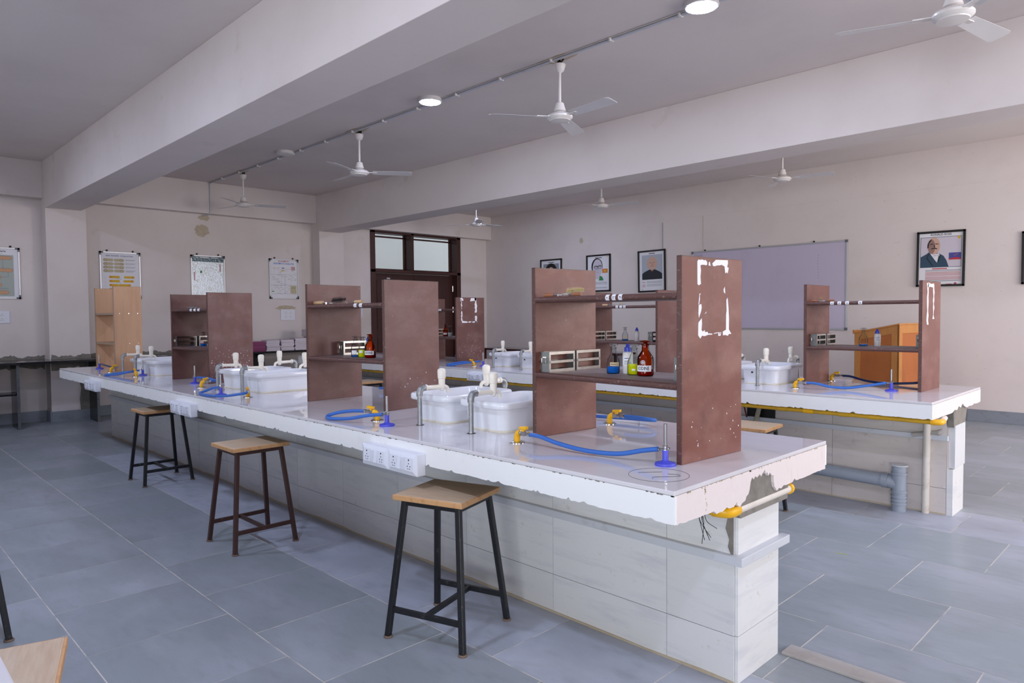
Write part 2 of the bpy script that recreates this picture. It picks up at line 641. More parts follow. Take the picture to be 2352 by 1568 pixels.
for i, (a, b) in enumerate(WINDOWS):
    m_ = MB()
    for y in (a, (2 * a + b) / 3, (a + 2 * b) / 3, b):
        m_.box(XF + .08, XF + .13, y - .03, y + .03, 1.0, 2.9)
    m_.box(XF + .08, XF + .13, a, b, 1.0, 1.06).box(XF + .08, XF + .13, a, b, 2.84, 2.9).box(XF + .08, XF + .13, a, b, 2.2, 2.25)
    w_ = struct('window_%d' % (i + 1), m_, 'doorframe')
    put('window_pane', MB().box(XF + .1, XF + .105, a, b, 1.0, 2.9), 'windowglass', w_)
struct('ceiling', MB().box(XB - .25, XF + .25, YL, YW, HC, HC + .15), 'ceiling')
BEAMS = [(-3.90, -3.48), (0.25, 0.68), (4.37, 4.80)]
for a, b in BEAMS:
    struct('ceiling_beam', MB().box(-10.03, XF, a, b, 2.94, HC), 'wall', bevel=0.004)
    struct('wall_column', MB().box(XB, -10.03, a, b + .06, 0, HC), 'wall', bevel=0.004)
ys = [YL] + [v for a, b in BEAMS for v in (a, b + .06)] + [YW]
for i in range(0, len(ys), 2):
    struct('wall_band', MB().box(XB, -10.13, ys[i], ys[i + 1], 3.085 if i else 3.07, HC), 'wall', bevel=0.003)

# skirting: separate stone pieces along both walls
def skirting(name, pieces, h):
    root = None
    for x0, x1, y0, y1 in pieces:
        m_ = MB().box(x0, x1, y0, y1, 0, h)
        if root is None:
            root = struct(name, m_, 'skirt', bevel=.003)
        else:
            put('skirting_piece', m_, 'skirt', root, bevel=.003)


pc = []
x = -9.6
while x < XF:
    pc.append((x + .002, min(x + 1.22, XF) - .002, YW - .016, YW))
    x += 1.22
skirting('baseboard_right', pc, 0.155)
pc = []
for a, b, xx in ((-5.6, .25, XB), (.25, .74, -10.03), (.74, 4.37, XB), (4.37, 4.86, -10.03), (4.86, 5.58, XB), (7.88, 8.6, XB)):
    y = a
    while y < b - .01:
        e_ = min(y + 1.2, b)
        pc.append((xx, xx + .016, y + .002, e_ - .002))
        y = e_
for a in (.25, .74, 4.37, 4.86):
    pc.append((XB, -10.03, a - (.016 if a in (.25, 4.37) else 0), a + (.016 if a in (.74, 4.86) else 0)))
skirting('baseboard_back', pc, 0.15)
# pale stone strip laid in the floor beside the front bench end
m_ = MB()
for k in range(5):
    m_ = MB().box(-0.03 + k * .55, -0.03 + (k + 1) * .55 - .004, 0.86 + .01 * k, 0.955 + .01 * k, 0, 0.012)
    if k == 0:
        st = struct('trim_1', m_, 'strip', bevel=.003)
    else:
        put('strip_piece', m_, 'strip', st, bevel=.003)

# thin plaster seams on the whiteboard wall
m_ = MB().box(-9.9, 1.0, YW - .003, YW, 3.06, 3.066)
struct('trim_2', m_, 'wallscuff')
put('seam_line', MB().box(-4.905, -4.899, YW - .003, YW, 2.5, 3.06), 'patch', bpy.data.objects['trim_2'])

# corridor behind the door
struct('wall_corridor', MB().box(-13.2, -13.0, 3.0, 10.5, -.1, 3.6), 'corridor')
struct('floor_corridor', MB().box(-13.0, XB - .25, 3.0, 10.5, -.12, 0), 'floor')

# ------------------------------------------------------------------ door with transom
door = thing('door_1', 'dark brown door with glazed transom above it, beyond the rear bench', 'door', (XB - .1, (DY0 + DY1) / 2, 0))
del door['category']
del door['label']
door['kind'] = 'structure'
FX0, FX1 = XB - .24, XB + .03
ym = 6.60
zt = 2.34
put('door_frame', MB().box(FX0, FX1, DY0, DY0 + .10, 0, DZ).box(FX0, FX1, DY1 - .10, DY1, 0, DZ).box(FX0, FX1, DY0, DY1, DZ - .09, DZ)
    .box(FX0, FX1, DY0, DY1, zt - .06, zt).box(FX0, FX1, ym - .04, ym + .02, zt, DZ), 'doorframe', door, bevel=.004)
for a, b in ((DY0 + .10, ym - .04), (ym + .02, DY1 - .10)):
    put('transom_sash', MB().box(FX0 + .01, FX0 + .05, a, b, zt, zt + .03).box(FX0 + .01, FX0 + .05, a, b, DZ - .15, DZ - .12)
        .box(FX0 + .01, FX0 + .05, a, a + .03, zt, DZ - .09).box(FX0 + .01, FX0 + .05, b - .03, b, zt, DZ - .09), 'doorframe', door)
    put('transom_pane', MB().box(FX0 + .025, FX0 + .031, a + .02, b - .02, zt + .02, DZ - .1), 'pane', door)
for k, (a, b) in enumerate(((DY0 + .105, ym + .13), (ym + .135, DY1 - .105))):
    lf = put('door_leaf', MB().box(XB - .17, XB - .13, a, b, 0.01, zt - .065), 'doorwood', door)
    put('door_panel', MB().box(XB - .131, XB - .122, a + .12, b - .12, 0.2, 1.0), 'doorwood', lf)
    put('door_panel', MB().box(XB - .131, XB - .122, a + .12, b - .12, 1.15, zt - .2), 'doorwood', lf)
put('vision_pane', MB().box(XB - .135, XB - .118, 7.02, 7.12, 1.62, 1.98), 'pane', door)
for z in (1.55, 2.0):
    put('hinge', MB().tube([(XB - .11, DY1 - .115, z - .06), (XB - .11, DY1 - .115, z + .06)], .012, 8), 'steel', door)
put('door_stop', MB().box(XB - .13, XB - .11, 6.05, 6.13, 2.16, 2.19), 'alu', door)

# ------------------------------------------------------------------ ceiling: lamps, fans, conduit
def lamp(x, y, on, label):
    t = thing('ceiling_lamp', label, 'ceiling light', (x, y, HC))
    put('housing', MB().lathe([(.118, 0), (.118, -.03), (.112, -.036), (.104, -.036)], n=32), 'lampoff', t, smooth=40, local=True)
    put('diffuser', MB().lathe([(.104, -.034), (.10, -.038), (.05, -.041), (.001, -.042)], n=32), 'lampon' if on else 'lampoff', t, smooth=40, local=True)


lamp(-4.33, 2.42, True, 'lit round ceiling lamp between two fans on the conduit line')
lamp(-1.34, 2.46, True, 'lit round ceiling lamp cut by the top of the picture')
lamp(-7.38, 2.42, False, 'unlit round ceiling lamp on the conduit line beside a plaster patch')
for x, w_ in ((-7.4, 'far end'), (-4.35, 'middle'), (-1.3, 'near half'), (1.6, 'open end')):
    lamp(x, -1.62, True, 'lit round ceiling lamp in the aisle before the %s of the front bench' % w_)
lamp(1.6, 2.45, True, 'lit round ceiling lamp past the fan by the window')
lamp(1.6, 6.6, True, 'lit round ceiling lamp added out of view to brighten the far bay')  # unseen lamp, added to raise the light in the far bay
lamp(-7.4, 6.6, True, 'lit round ceiling lamp hidden behind the far ceiling beam')

FANS = [(-8.98, 2.55, -49, 'white ceiling fan closest to the back wall, over the pale wooden shelf unit'),
        (-5.83, 2.55, -64, 'white ceiling fan between the unlit lamp and a lit lamp'),
        (-2.73, 2.55, -125, 'white ceiling fan between the two lit lamps with dark wires at its hook'),
        (0.135, 2.65, -41, 'white ceiling fan cut off by the top of the picture'),
        (-8.40, 6.65, -34, 'white ceiling fan in the corner by the dark door'),
        (-5.50, 6.65, -104, 'white ceiling fan above the bald man portrait, behind the far beam'),
        (-2.65, 6.65, -109, 'white ceiling fan above the whiteboard, behind the far beam')]
fp = thing('ceiling_fan', FANS[0][3], 'ceiling fan', (0, 0, 0), 0, 'ceiling fans')
hz_ = -0.50
put('hook', MB().tube([(-.03, .01, -.004), (-.012, .02, -.03), (.004, 0, -.012), (.02, -.02, -.035), (.03, 0, -.05)], .008, 6).tube([(0, 0, 0), (0, 0, -.05)], .009, 6), 'black', fp, local=True)
put('canopy', MB().lathe([(.05, -.045), (.052, -.05), (.046, -.075), (.038, -.1), (.02, -.112), (.014, -.118)], n=20), 'fan', fp, smooth=40, local=True)
put('rod', MB().tube([(0, 0, -.1), (0, 0, -.4)], .0125, 10), 'fan', fp, smooth=40, local=True)
put('motor_cup', MB().lathe([(.014, -.36), (.034, -.37), (.042, -.40), (.05, -.43), (.052, -.436), (.03, -.44)], n=24), 'fan', fp, smooth=40, local=True)
put('motor', MB().lathe([(.03, -.435), (.055, -.45), (.095, -.466), (.108, -.48), (.108, -.492), (.095, -.505), (.085, -.51), (.082, -.516), (.03, -.522), (.001, -.523)], n=28), 'fan', fp, smooth=30, local=True)
for k in range(3):
    a = k * 2 * PI / 3
    ca, sa = math.cos(a), math.sin(a)

    def bl(r, w, z):
        return (r * ca - w * sa, r * sa + w * ca, z)
    br = put('blade_bracket', MB().hexa([bl(.09, -.02, -.488), bl(.20, -.026, -.488), bl(.20, .026, -.488), bl(.09, .02, -.488)],
                                        [bl(.09, -.02, -.482), bl(.20, -.026, -.482), bl(.20, .026, -.482), bl(.09, .02, -.482)]), 'fan', fp, local=True)
    lo, hi = [], []
    for r, w0, w1 in ((.15, -.048, .042), (.3, -.056, .05), (.57, -.066, .06), (.6, -.05, .05)):
        lo.append([bl(r, w0, -.474), bl(r, w1, -.496), bl(r, w1, -.4945), bl(r, w0, -.4725)])
    put('blade', MB().loops(lo), 'fanblade', fp, local=True)
used = []
for x, y, a, lb in FANS:
    place(fp, used, (x, y, HC), R(a), lb, 'ceiling fans')

cd = thing('ceiling_conduit', 'thin grey wiring conduit running along the ceiling past fans and lamps', 'conduit', (-4, 2.52, HC))
put('conduit_pipe', MB().tube([(-10.11, 2.51, HC - .012), (2.5, 2.51, HC - .012)], .0125, 8), 'moulding', cd, smooth=40)
put('conduit_drop', MB().tube([(-10.118, 2.51, HC - .012), (-10.118, 2.51, 3.08), (-10.2, 2.48, 3.06), (-10.28, 2.46, 3.06)], .011, 8), 'moulding', cd, smooth=40)
put('cable', MB().tube([(-10.1, 2.485, HC - .006), (2.5, 2.485, HC - .006)], .004, 6), 'pvcpipe', cd)
for k in range(19):
    x = -9.6 + k * .62
    put('clip', MB().box(x, x + .015, 2.475, 2.53, HC - .028, HC - .002), 'fan', cd)
# repaired patches
def blob(cx, cy, rx, ry, rng, n=22):
    return [(cx + rx * math.cos(2 * PI * k / n) * rng.uniform(.72, 1.15), cy + ry * math.sin(2 * PI * k / n) * rng.uniform(.72, 1.15)) for k in range(n)]


rg = random.Random(3)
wb = bpy.data.objects['wall_back']
put('plaster_patch', MB().prism(blob(2.44, 2.83, .12, .10, rg), 'x', XB, XB + .0015), 'patch', wb)
put('plaster_patch', MB().prism(blob(2.47, 3.03, .10, .045, rg), 'x', XB, XB + .0015), 'patch', wb)
put('plaster_patch', MB().prism(blob(3.86, 1.58, .20, .05, rg), 'x', XB, XB + .0012), 'patch', wb)
cl = bpy.data.objects['ceiling']
for x, y, _, _ in FANS[:4]:
    put('plaster_patch', MB().prism(blob(x, y - .02, .26, .07, rg), 'z', HC - .0012, HC), 'patch', cl)
put('plaster_patch', MB().prism(blob(-7.05, 2.52, .09, .05, rg), 'z', HC - .0012, HC), 'patch', cl)
wr = bpy.data.objects['wall_right']
put('plaster_patch', MB().prism(blob(-5.35, 1.62, .22, .07, rg) , 'y', YW - .0012, YW), 'patch', wr)
put('plaster_patch', MB().prism([(-5.5, 1.62), (-5.46, 1.35), (-5.42, 1.5), (-5.36, 1.36), (-5.3, 1.55), (-5.2, 1.64)], 'y', YW - .001, YW), 'patch', wr)
put('plaster_patch', MB().prism(blob(-7.55, 2.86, .05, .06, rg), 'y', YW - .0012, YW), 'patch', wr)

# ------------------------------------------------------------------ benches
tile_cache = {}


def tile_inst(parent, root, plane, a0, a1, z0, z1, pos, tm='tile'):
    """one wall tile; plane 'y-' faces -Y at y=pos, 'y+' faces +Y, 'x+' faces +X"""
    gp = .0012
    key = (plane[0], round(a1 - a0, 3), round(z1 - z0, 3), tm)
    if key not in tile_cache:
        w, h = key[1] / 2 - gp, key[2] / 2 - gp
        b = MB().box(-w, w, -.006, .006, -h, h) if plane[0] == 'y' else MB().box(-.006, .006, -w, w, -h, h)
        me = b.mesh('tile')
        finish(me, tm)
        tile_cache[key] = me
    off = OFF[root.name]
    c, z = (a0 + a1) / 2, (z0 + z1) / 2
    p = {'y-': (c, pos - .006, z), 'y+': (c, pos + .006, z), 'x+': (pos + .006, c, z), 'x-': (pos - .006, c, z)}[plane]
    inst('tile', tile_cache[key], parent, tuple(p[i] - off[i] for i in range(3)))


def bench(label, x0, x1, y0, y1, b0, b1, j0, seed, mz=0.47, front=True, endbottom=None, broken=False, tm='tile'):
    rng = random.Random(seed)
    t = thing('lab_bench', label, 'bench', ((x0 + x1) / 2, (y0 + y1) / 2, 0))
    zb = .742
    put('top_slab', MB().box(x0, x1 - .001, y0, y1, H - .016, H), 'slabtop', t, bevel=.003)
    put('slab_core', MB().box(x0 + .012, x1 - .014, y0 + .013, y1 - .013, zb + .006, H - .015), 'concrete', t)
    jf = jag(x0, x1, zb - .002, .005, .016, rng)
    put('front_fascia', MB().prism([(x0, H - .0165)] + jf + [(x1, H - .0165)], 'y', y0, y0 + .013), 'plaster', t)
    jf = jag(x0, x1, zb, .006, .03, rng)
    put('back_fascia', MB().prism([(x0, H - .0165)] + jf + [(x1, H - .0165)], 'y', y1 - .013, y1), 'plaster', t)
    eb = endbottom(rng) if endbottom else jag(y0 + .013, y1 - .013, zb, .008, .04, rng)
    top = []
    y = y1 - .013
    while y > y0 + .013:
        top.append((y, H - .0165 + 0))
        y -= .05
    put('end_fascia', MB().prism(eb + top + [(y0 + .013, H - .0165)], 'x', x1 - .014, x1), 'plasterend', t)
    put('end_fascia', MB().prism(jag(y0 + .013, y1 - .013, zb, .008, .04, rng) + top, 'x', x0, x0 + .012), 'plasterend', t)
    xe = x1 - .055
    core = put('base_core', MB().box(x0 + .1, xe, b0 + .006, b1 - .006, 0, zb + .008), 'jointgrout', t)
    rows = [(0.0, .186), (.186, mz), (mz + .03, zb)]
    xs = [xe]
    x = j0
    while x > x0 + .12:
        xs.append(x)
        x -= .632
    xs.append(x0 + .1)
    for za, zc in rows:
        for i in range(len(xs) - 1):
            tile_inst(core, t, 'y-', xs[i + 1], xs[i], za, zc, b0 + .006, tm)
            tile_inst(core, t, 'y+', xs[i + 1], xs[i], za, zc, b1 - .006, tm)
        tile_inst(core, t, 'x+', b0, b1, za, zc, xe, tm)
    put('moulding', MB().box(x0 + .1, xe + .012, b0 - .032, b0, mz, mz + .034), 'moulding', t, bevel=.003)
    if not broken:
        put('moulding', MB().box(xe + .006, xe + .045, b0 - .032, b1 + .035, mz, mz + .034), 'moulding', t, bevel=.003)
    put('moulding', MB().box(x0 + .1, xe, b1, b1 + .032, mz, mz + .034), 'moulding', t, bevel=.003)
    m_ = MB()
    n = 60
    jr = [(x0 + .1 + (xe - x0 - .1) * i / n, rng.uniform(.006, .016)) for i in range(n + 1)]
    m_.prism([(x0 + .1, 0)] + [(xe, 0)] + list(reversed(jr)), 'y', b0 - .006, b0 - .012)
    put('mortar_fillet', m_, 'patch', t)
    return t


def end1(rng):
    o_ = jag(.013, .25, .735, .005, .02, rng) + jag(.27, .42, .722, .006, .02, rng)
    o_ += [(.441, .712), (.455, .722), (.481, .728), (.49, .742), (.505, .748), (.515, .763), (.522, .79), (.535, .807), (.548, .796), (.56, .806), (.575, .798), (.596, .808), (.61, .797),
           (.622, .809), (.64, .818), (.648, .80), (.66, .806), (.67, .789), (.682, .80), (.70, .786), (.715, .784), (.718, .755), (.726, .735), (.747, .716), (.765, .724), (.785, .718), (.807, .727)]
    return o_ + jag(.83, 1.231, .726, .006, .022, rng)


T1 = bench('white tiled front lab bench with the big IODINE bottle shelf at its chipped end', -8.286, 0.0, 0.0, 1.244, .509, .857, -.356, 11, endbottom=end1)
rg2 = random.Random(4)
put('mortar_patch', MB().prism([(.43, .70), (.47, .66), (.87, .66), (.875, .735), (.75, .742), (.73, .80), (.64, .826), (.53, .818), (.50, .765)], 'x', -.05, -.012), 'concrete', T1)
put('mortar_patch', MB().prism([(-.057, .505), (-.057, .735), (-.095, .735), (-.088, .70), (-.10, .67), (-.082, .64), (-.09, .60), (-.075, .56), (-.08, .53), (-.068, .505)], 'y', .499, .5005), 'concrete', T1)
m_ = MB()
for k in range(46):        # chipped upper edge of the end plaster
    y = rg2.uniform(.02, 1.22)
    w = rg2.uniform(.003, .012)
    m_.box(-.001, .0006, y, y + w, H - .0175 - rg2.uniform(0, .005), H - .0155)
for k in range(26):        # a column of pits
    z = rg2.uniform(.745, .83)
    y = .188 + (.835 - z) * .12 + rg2.uniform(-.004, .004)
    m_.box(-.001, .0005, y, y + rg2.uniform(.002, .005), z, z + rg2.uniform(.002, .005))
o_ = put('chipped_spots', m_, 'patch', T1)
o_['kind'] = 'stuff'
m_ = MB()
for k in range(160):       # small chips along the upper front edge
    x = -rg2.uniform(0, 1) ** 1.3 * 8.2
    w = rg2.uniform(.003, .016)
    m_.box(x - w, x, -.0006, .001, H - .0175 - rg2.uniform(0, .002), H - .0155)
o_ = put('chipped_spots', m_, 'concrete', T1)
o_['kind'] = 'stuff'
# pencilled circle and strokes on the top near the burner
c_ = (-.172, .168)
ring = [(c_[0] + .107 * math.cos(2 * PI * k / 48), c_[1] + .107 * math.sin(2 * PI * k / 48), H + .0003) for k in range(49)]
put('pen_mark', MB().tube(ring, .0006, 5).tube([(-.245, .145, H + .0006), (-.19, .215, H + .0006)], .0006, 5)
    .tube(bez([(-.15, .10, H + .0006), (-.165, .125, H + .0006), (-.13, .165, H + .0006), (-.105, .2, H + .0006), (-.125, .215, H + .0006), (-.155, .20, H + .0006)], 8), .0006, 5), 'ink', T1)


def end2(rng):
    o_ = jag(3.034, 3.32, .738, .006, .03, rng)
    o_ += [(3.42, .735), (3.5, .736), (3.56, .75), (3.62, .742), (3.66, .765), (3.72, .75), (3.76, .775), (3.82, .748), (3.88, .735)]
    o_ += jag(3.92, 4.27, .736, .004, .05, rng)
    return o_


T2 = bench('white tiled rear lab bench in front of the whiteboard with yellow gas pipe below', -8.3, -.034, 3.021, 4.284, 3.605, 3.88, -.864, 23, mz=.525, endbottom=end2, broken=True, tm='tilerear')
put('mortar_patch', MB().prism([(3.6, .62), (3.88, .60), (3.95, .72), (3.93, .735), (3.86, .75), (3.78, .785), (3.7, .77), (3.62, .76), (3.58, .72)], 'x', -.085, -.047), 'concrete', T2)
put('broken_moulding', MB().tube([(-.30, 3.575, .545), (-.14, 3.59, .575), (-.06, 3.66, .63)], .018, 8), 'strip', T2)
put('end_board', MB().box(-.088, -.042, 3.615, 3.885, .33, .63), 'whiteboardpanel', T2)
put('end_board', MB().box(-.088, -.05, 3.60, 3.885, 0.0, .325), 'tile', T2)
put('vertical_pipe', MB().tube([(-.21, 3.575, 0), (-.205, 3.575, .73)], .024, 10), 'pvcpipe', T2, smooth=40)
T0 = bench('white slab bench corner at the lower edge of the picture, beside a stool', -8.3, 0.0, -2.99, -1.747, -2.48, -2.13, -.4, 31)

# openings and bits under the rear bench
t = thing('service_hatch', 'dark service opening under the rear bench with a pale ribbed hose', 'hatch', (-1.44, 3.59, .5))
put('recess', MB().box(-1.56, -1.32, 3.588, 3.5985, .56, .735), 'black', t)
pts = bez([(-1.43, 3.57, .73), (-1.44, 3.55, .62), (-1.46, 3.53, .52)], 20)
put('ribbed_hose', MB().tube(pts, [(.017 if i % 2 else .021) for i in range(len(pts))], 10), 'flexhose', t)
t = thing('junction_board', 'white junction board with red wire under the rear bench, behind a stool', 'junction box', (-1.75, 3.59, .52))
put('panel', MB().box(-1.95, -1.68, 3.56, 3.598, .56, .72), 'whiteboardpanel', t)
put('trunking', MB().box(-1.665, -1.635, 3.57, 3.598, .56, .73), 'flexhose', t)
put('wire', MB().tube(bez([(-1.62, 3.58, .73), (-1.58, 3.57, .64), (-1.55, 3.56, .55)], 8), .006, 6), 'redwire', t)
t = thing('tilted_switch_box', 'small grey switch box hanging tilted under the rear bench', 'switch box', (-4.42, 3.5, .52))
b_ = put('box', MB().prism([(-4.52, .53), (-4.40, .60), (-4.31, .53), (-4.43, .45)], 'y', 3.44, 3.49), 'alu', t)
put('knob', MB().tube([(-4.41, 3.44, .53), (-4.41, 3.43, .53)], .012, 10), 'alucorner', t)


# ------------------------------------------------------------------ pipes
t = thing('gas_pipe', 'yellow gas pipe with cream end piece wrapped around the front bench end', 'gas pipe', (-.02, .6, .69))
put('cream_pipe', MB().tube([(-.026, .43, .692), (-.026, .905, .692)], .0185, 14), 'pvcpipe', t, smooth=40)
put('end_ring', MB().tube([(-.026, .90, .692), (-.026, .918, .692)], .024, 14), 'yellow', t, smooth=40)
put('elbow', MB().tube(bez([(-.026, .465, .692), (-.026, .43, .692), (-.036, .408, .692), (-.06, .397, .692), (-.085, .395, .692)], 6), [.0225] * 25, 14), 'yellow', t, smooth=50)
put('yellow_run', MB().tube([(-.075, .395, .692), (-7.9, .395, .700)], .0185, 12), 'yellowpipe', t, smooth=40)
wr_ = thing('loose_wires', 'thin dark wires hanging below the front bench end', 'wire', (-.03, .2, .74))
for k in range(6):
    rr_ = random.Random(k)
    p0 = (-.03 + .012 * k / 6, .19 + .006 * k, .745)
    put('wire', MB().tube(bez([p0, (p0[0] + rr_.uniform(-.004, .004), p0[1] + rr_.uniform(.0, .02), .70), (p0[0] + .01, p0[1] + rr_.uniform(-.01, .09), .655 + rr_.uniform(-.03, .01))], 6), .0012, 5), 'ink', wr_)
t = thing('gas_pipe', 'long yellow gas pipe along the lower front edge of the rear bench', 'gas pipe', (-4, 3.06, .715))
put('pipe_run', MB().tube([(-8.1, 3.06, .722), (-.02, 3.06, .722)], .0165, 12), 'yellowpipe', t, smooth=40)
for x in (-.62, -.86, -.42, -1.05, -2.9, -4.6):
    put('pipe_collar', MB().tube([(x, 3.06, .722), (x + .07, 3.06, .722)], .0195, 12), 'yellow' if x in (-.86, -2.9) else 'yellowpipe', t, smooth=40)
put('elbow', MB().tube(bez([(-.05, 3.06, .722), (-.022, 3.06, .722), (-.004, 3.07, .722), (.0, 3.10, .722), (.0, 3.125, .722)], 6), .0195, 12), 'yellow', t, smooth=50)
put('white_end', MB().tube([(.0, 3.12, .722), (-.02, 3.26, .728)], .016, 12), 'pvcpipe', t, smooth=40)

t = thing('drain_pipe', 'grey plastic drain pipe and upright tee at the rear bench foot', 'pipe', (-.36, 3.5, 0))
put('horizontal_pipe', MB().tube([(-1.75, 3.5, .235), (-.42, 3.5, .205)], .047, 18), 'greypvc', t, smooth=40)
put('collar', MB().tube([(-.47, 3.5, .206), (-.43, 3.5, .205)], .053, 18), 'greypvc', t, smooth=40)
put('upright_pipe', MB().tube([(-.36, 3.5, 0), (-.36, 3.5, .325)], .047, 20), 'greypvc', t, smooth=40)
put('tee_branch', MB().tube([(-.43, 3.5, .205), (-.36, 3.5, .19)], [.049, .045], 18), 'greypvc', t, smooth=40)
for z in (.05, .075, .10, .135, .265):
    put('pipe_ring', MB().tube([(-.36, 3.5, z), (-.36, 3.5, z + .014)], .0525, 20), 'greypvc', t, smooth=40)
put('end_cap', MB().lathe([(.058, 0), (.06, .004), (.058, .008)], c=(-.36, 3.5, .325), n=24), 'moulding', t, smooth=40)


# ------------------------------------------------------------------ socket boxes on the bench fronts
def socket_box(x0, x1, y, z0, z1, label):
    t = thing('socket_box', label, 'socket', ((x0 + x1) / 2, y, z0))
    d = .05
    put('housing', MB().box(x0, x1, y - d, y, z0, z1), 'socketwhite', t, bevel=.004)
    w = (x1 - x0) / 2
    for k in range(2):
        a, b = x0 + w * k + .004, x0 + w * (k + 1) - .004
        pl = put('faceplate', MB().hexa([(a, y - d, z0 + .002), (b, y - d, z0 + .002), (b, y - d, z1 - .002), (a, y - d, z1 - .002)],
                                        [(a + .018, y - d - .006, z0 + .02), (b - .018, y - d - .006, z0 + .02), (b - .018, y - d - .006, z1 - .018), (a + .018, y - d - .006, z1 - .018)]), 'socketwhite', t)
        iw = (b - a - .036) / 3
        for q in range(3):
            xa = a + .018 + iw * q
            if q != 1:
                s = put('socket_insert', MB().box(xa + .002, xa + iw - .002, y - d - .0085, y - d - .005, z0 + .022, z1 - .02), 'socketwhite', t)
                xc, zc = xa + iw / 2, (z0 + z1) / 2
                h = MB()
                for dx, dz, r_ in ((0, .021, .0042), (0, .005, .0028), (-.010, -.008, .003), (.010, -.008, .003), (-.007, -.02, .0025), (.007, -.02, .0025)):
                    h.tube([(xc + dx, y - d - .0092, zc + dz), (xc + dx, y - d - .006, zc + dz)], r_, 8)
                put('pin_holes', h, 'sockethole', s)
            else:
                for i in range(2):
                    xb = xa + iw * i / 2
                    tl = .003 if (i + k) % 2 else -.003
                    put('rocker_switch', MB().hexa([(xb + .003, y - d - .006, z0 + .024), (xb + iw / 2 - .003, y - d - .006, z0 + .024), (xb + iw / 2 - .003, y - d - .006, z1 - .022), (xb + .003, y - d - .006, z1 - .022)],
                                                   [(xb + .003, y - d - .0115 - tl, z0 + .024), (xb + iw / 2 - .003, y - d - .0115 - tl, z0 + .024), (xb + iw / 2 - .003, y - d - .0115 + tl, z1 - .022), (xb + .003, y - d - .0115 + tl, z1 - .022)]), 'socketwhite', t)
    return t


socket_box(-1.765, -1.315, 0, .694, .797, 'white double socket box on the front bench edge above the black stool')
socket_box(-4.48, -4.06, 0, .694, .79, 'white socket box on the front bench edge over the farther black stool')
socket_box(-6.98, -6.58, 0, .70, .80, 'white socket box on the front bench edge below the pale wooden shelf unit')
socket_box(-4.46, -3.97, 3.021, .727, .81, 'white socket box on the rear bench edge behind the taps')


# ------------------------------------------------------------------ sinks
def rr(cx, cy, w, d, r, z, n=6):
    out = []
    for qx, qy, a0 in ((1, 1, 0), (-1, 1, 90), (-1, -1, 180), (1, -1, 270)):
        for k in range(n + 1):
            a = R(a0 + 90 * k / n)
            out.append((cx + qx * (w / 2 - r) + r * math.cos(a), cy + qy * (d / 2 - r) + r * math.sin(a), z))
    return out


sk = thing('sink', 'sink', 'sink', (0, 0, 0), 0, 'white ceramic bench sinks')
prof = [(.285, .44, .05, 0), (.305, .462, .055, .112), (.318, .475, .055, .113), (.345, .502, .055, .117), (.352, .509, .055, .124), (.352, .509, .055, .142), (.346, .503, .055, .149),
        (.336, .493, .055, .152), (.318, .475, .055, .150), (.308, .465, .055, .143), (.290, .447, .055, .06), (.262, .42, .05, .03), (.20, .36, .05, .02)]
put('basin', MB().loops([rr(0, 0, *p) for p in prof]), 'ceramic', sk, smooth=50, local=True)
ring = rr(0, 0, .287, .442, .05, .004)
put('sealant_line', MB().tube(ring + [ring[0]], .0065, 6), 'sealant', sk, local=True)
SINKS = [(-1.775, .615, 'near white sink on the front bench, farther one of the pair beside the IODINE shelf'),
         (-1.35, .615, 'white sink on the front bench right against the IODINE bottle shelf'),
         (-4.425, .615, 'white sink on the front bench closest to the two-rack brown shelf'),
         (-3.975, .615, 'white sink on the front bench against the shelf with the black brush'),
         (-6.775, .615, 'white sink on the front bench next to the pale wooden shelf'),
         (-6.325, .615, 'white sink on the front bench behind the two-rack brown shelf'),
         (-1.83, 3.655, 'white sink on the rear bench mostly hidden by the IODINE shelf panel'),
         (-1.385, 3.655, 'white sink on the rear bench beside the shelf with white drips'),
         (-4.425, 3.655, 'white sink on the rear bench nearest the dark door'),
         (-3.975, 3.655, 'white sink on the rear bench half hidden by the IODINE shelf')]
used = []
for x, y, lb in SINKS:
    so = place(sk, used, (x, y, H), 0, lb, 'white ceramic bench sinks')
    if y > 3:
        put('overflow_hole', MB().tube([(-.05, -.2215, .094), (-.05, -.2375, .094)], .007, 10), 'black', so, local=True)

# ------------------------------------------------------------------ water taps
tp = thing('water_tap', 'tap', 'tap', (0, 0, 0), 0, 'cream water taps on grey risers')
put('riser_pipe', MB().tube([(0, 0, 0), (0, 0, .163)], .0125, 12), 'galv', tp, smooth=40, local=True)
put('riser_hole', MB().lathe([(.022, .0), (.022, .001), (.012, .0012)], n=14), 'black', tp, local=True)
put('tape_band', MB().tube([(0, 0, .150), (0, 0, .158)], .0145, 12), 'pvc', tp, smooth=40, local=True)
el = bez([(0, 0, .152), (0, 0, .172), (0, .008, .187), (0, .022, .194), (0, .038, .1945)], 5)
put('elbow', MB().tube(el, [.017] * len(el), 12), 'galv', tp, smooth=50, local=True)
put('collar', MB().tube([(0, .036, .1945), (0, .046, .1945)], .0175, 12), 'pvc', tp, smooth=40, local=True)
put('barrel', MB().tube([(0, .044, .1945), (0, .128, .192), (0, .15, .19)], [.0115, .0125, .015], 12), 'pvc', tp, smooth=40, local=True)
put('body', MB().lathe([(.004, .168), (.012, .172), (.016, .182), (.0175, .2), (.0185, .232), (.0185, .236)], c=(0, .15, 0), n=16), 'pvc', tp, smooth=40, local=True)
put('knob', MB().lathe([(.0195, .2355), (.0215, .237), (.0225, .258), (.0235, .276), (.021, .286), (.012, .2915), (.002, .2925)], c=(0, .15, 0), n=18), 'pvc', tp, smooth=40, local=True)
sp = bez([(0, .155, .192), (0, .172, .192), (0, .188, .182), (0, .195, .160)], 5)
put('spout', MB().tube(sp, [.0125, .0125] + [.0105] * (len(sp) - 2), 12), 'pvc', tp, smooth=50, local=True)
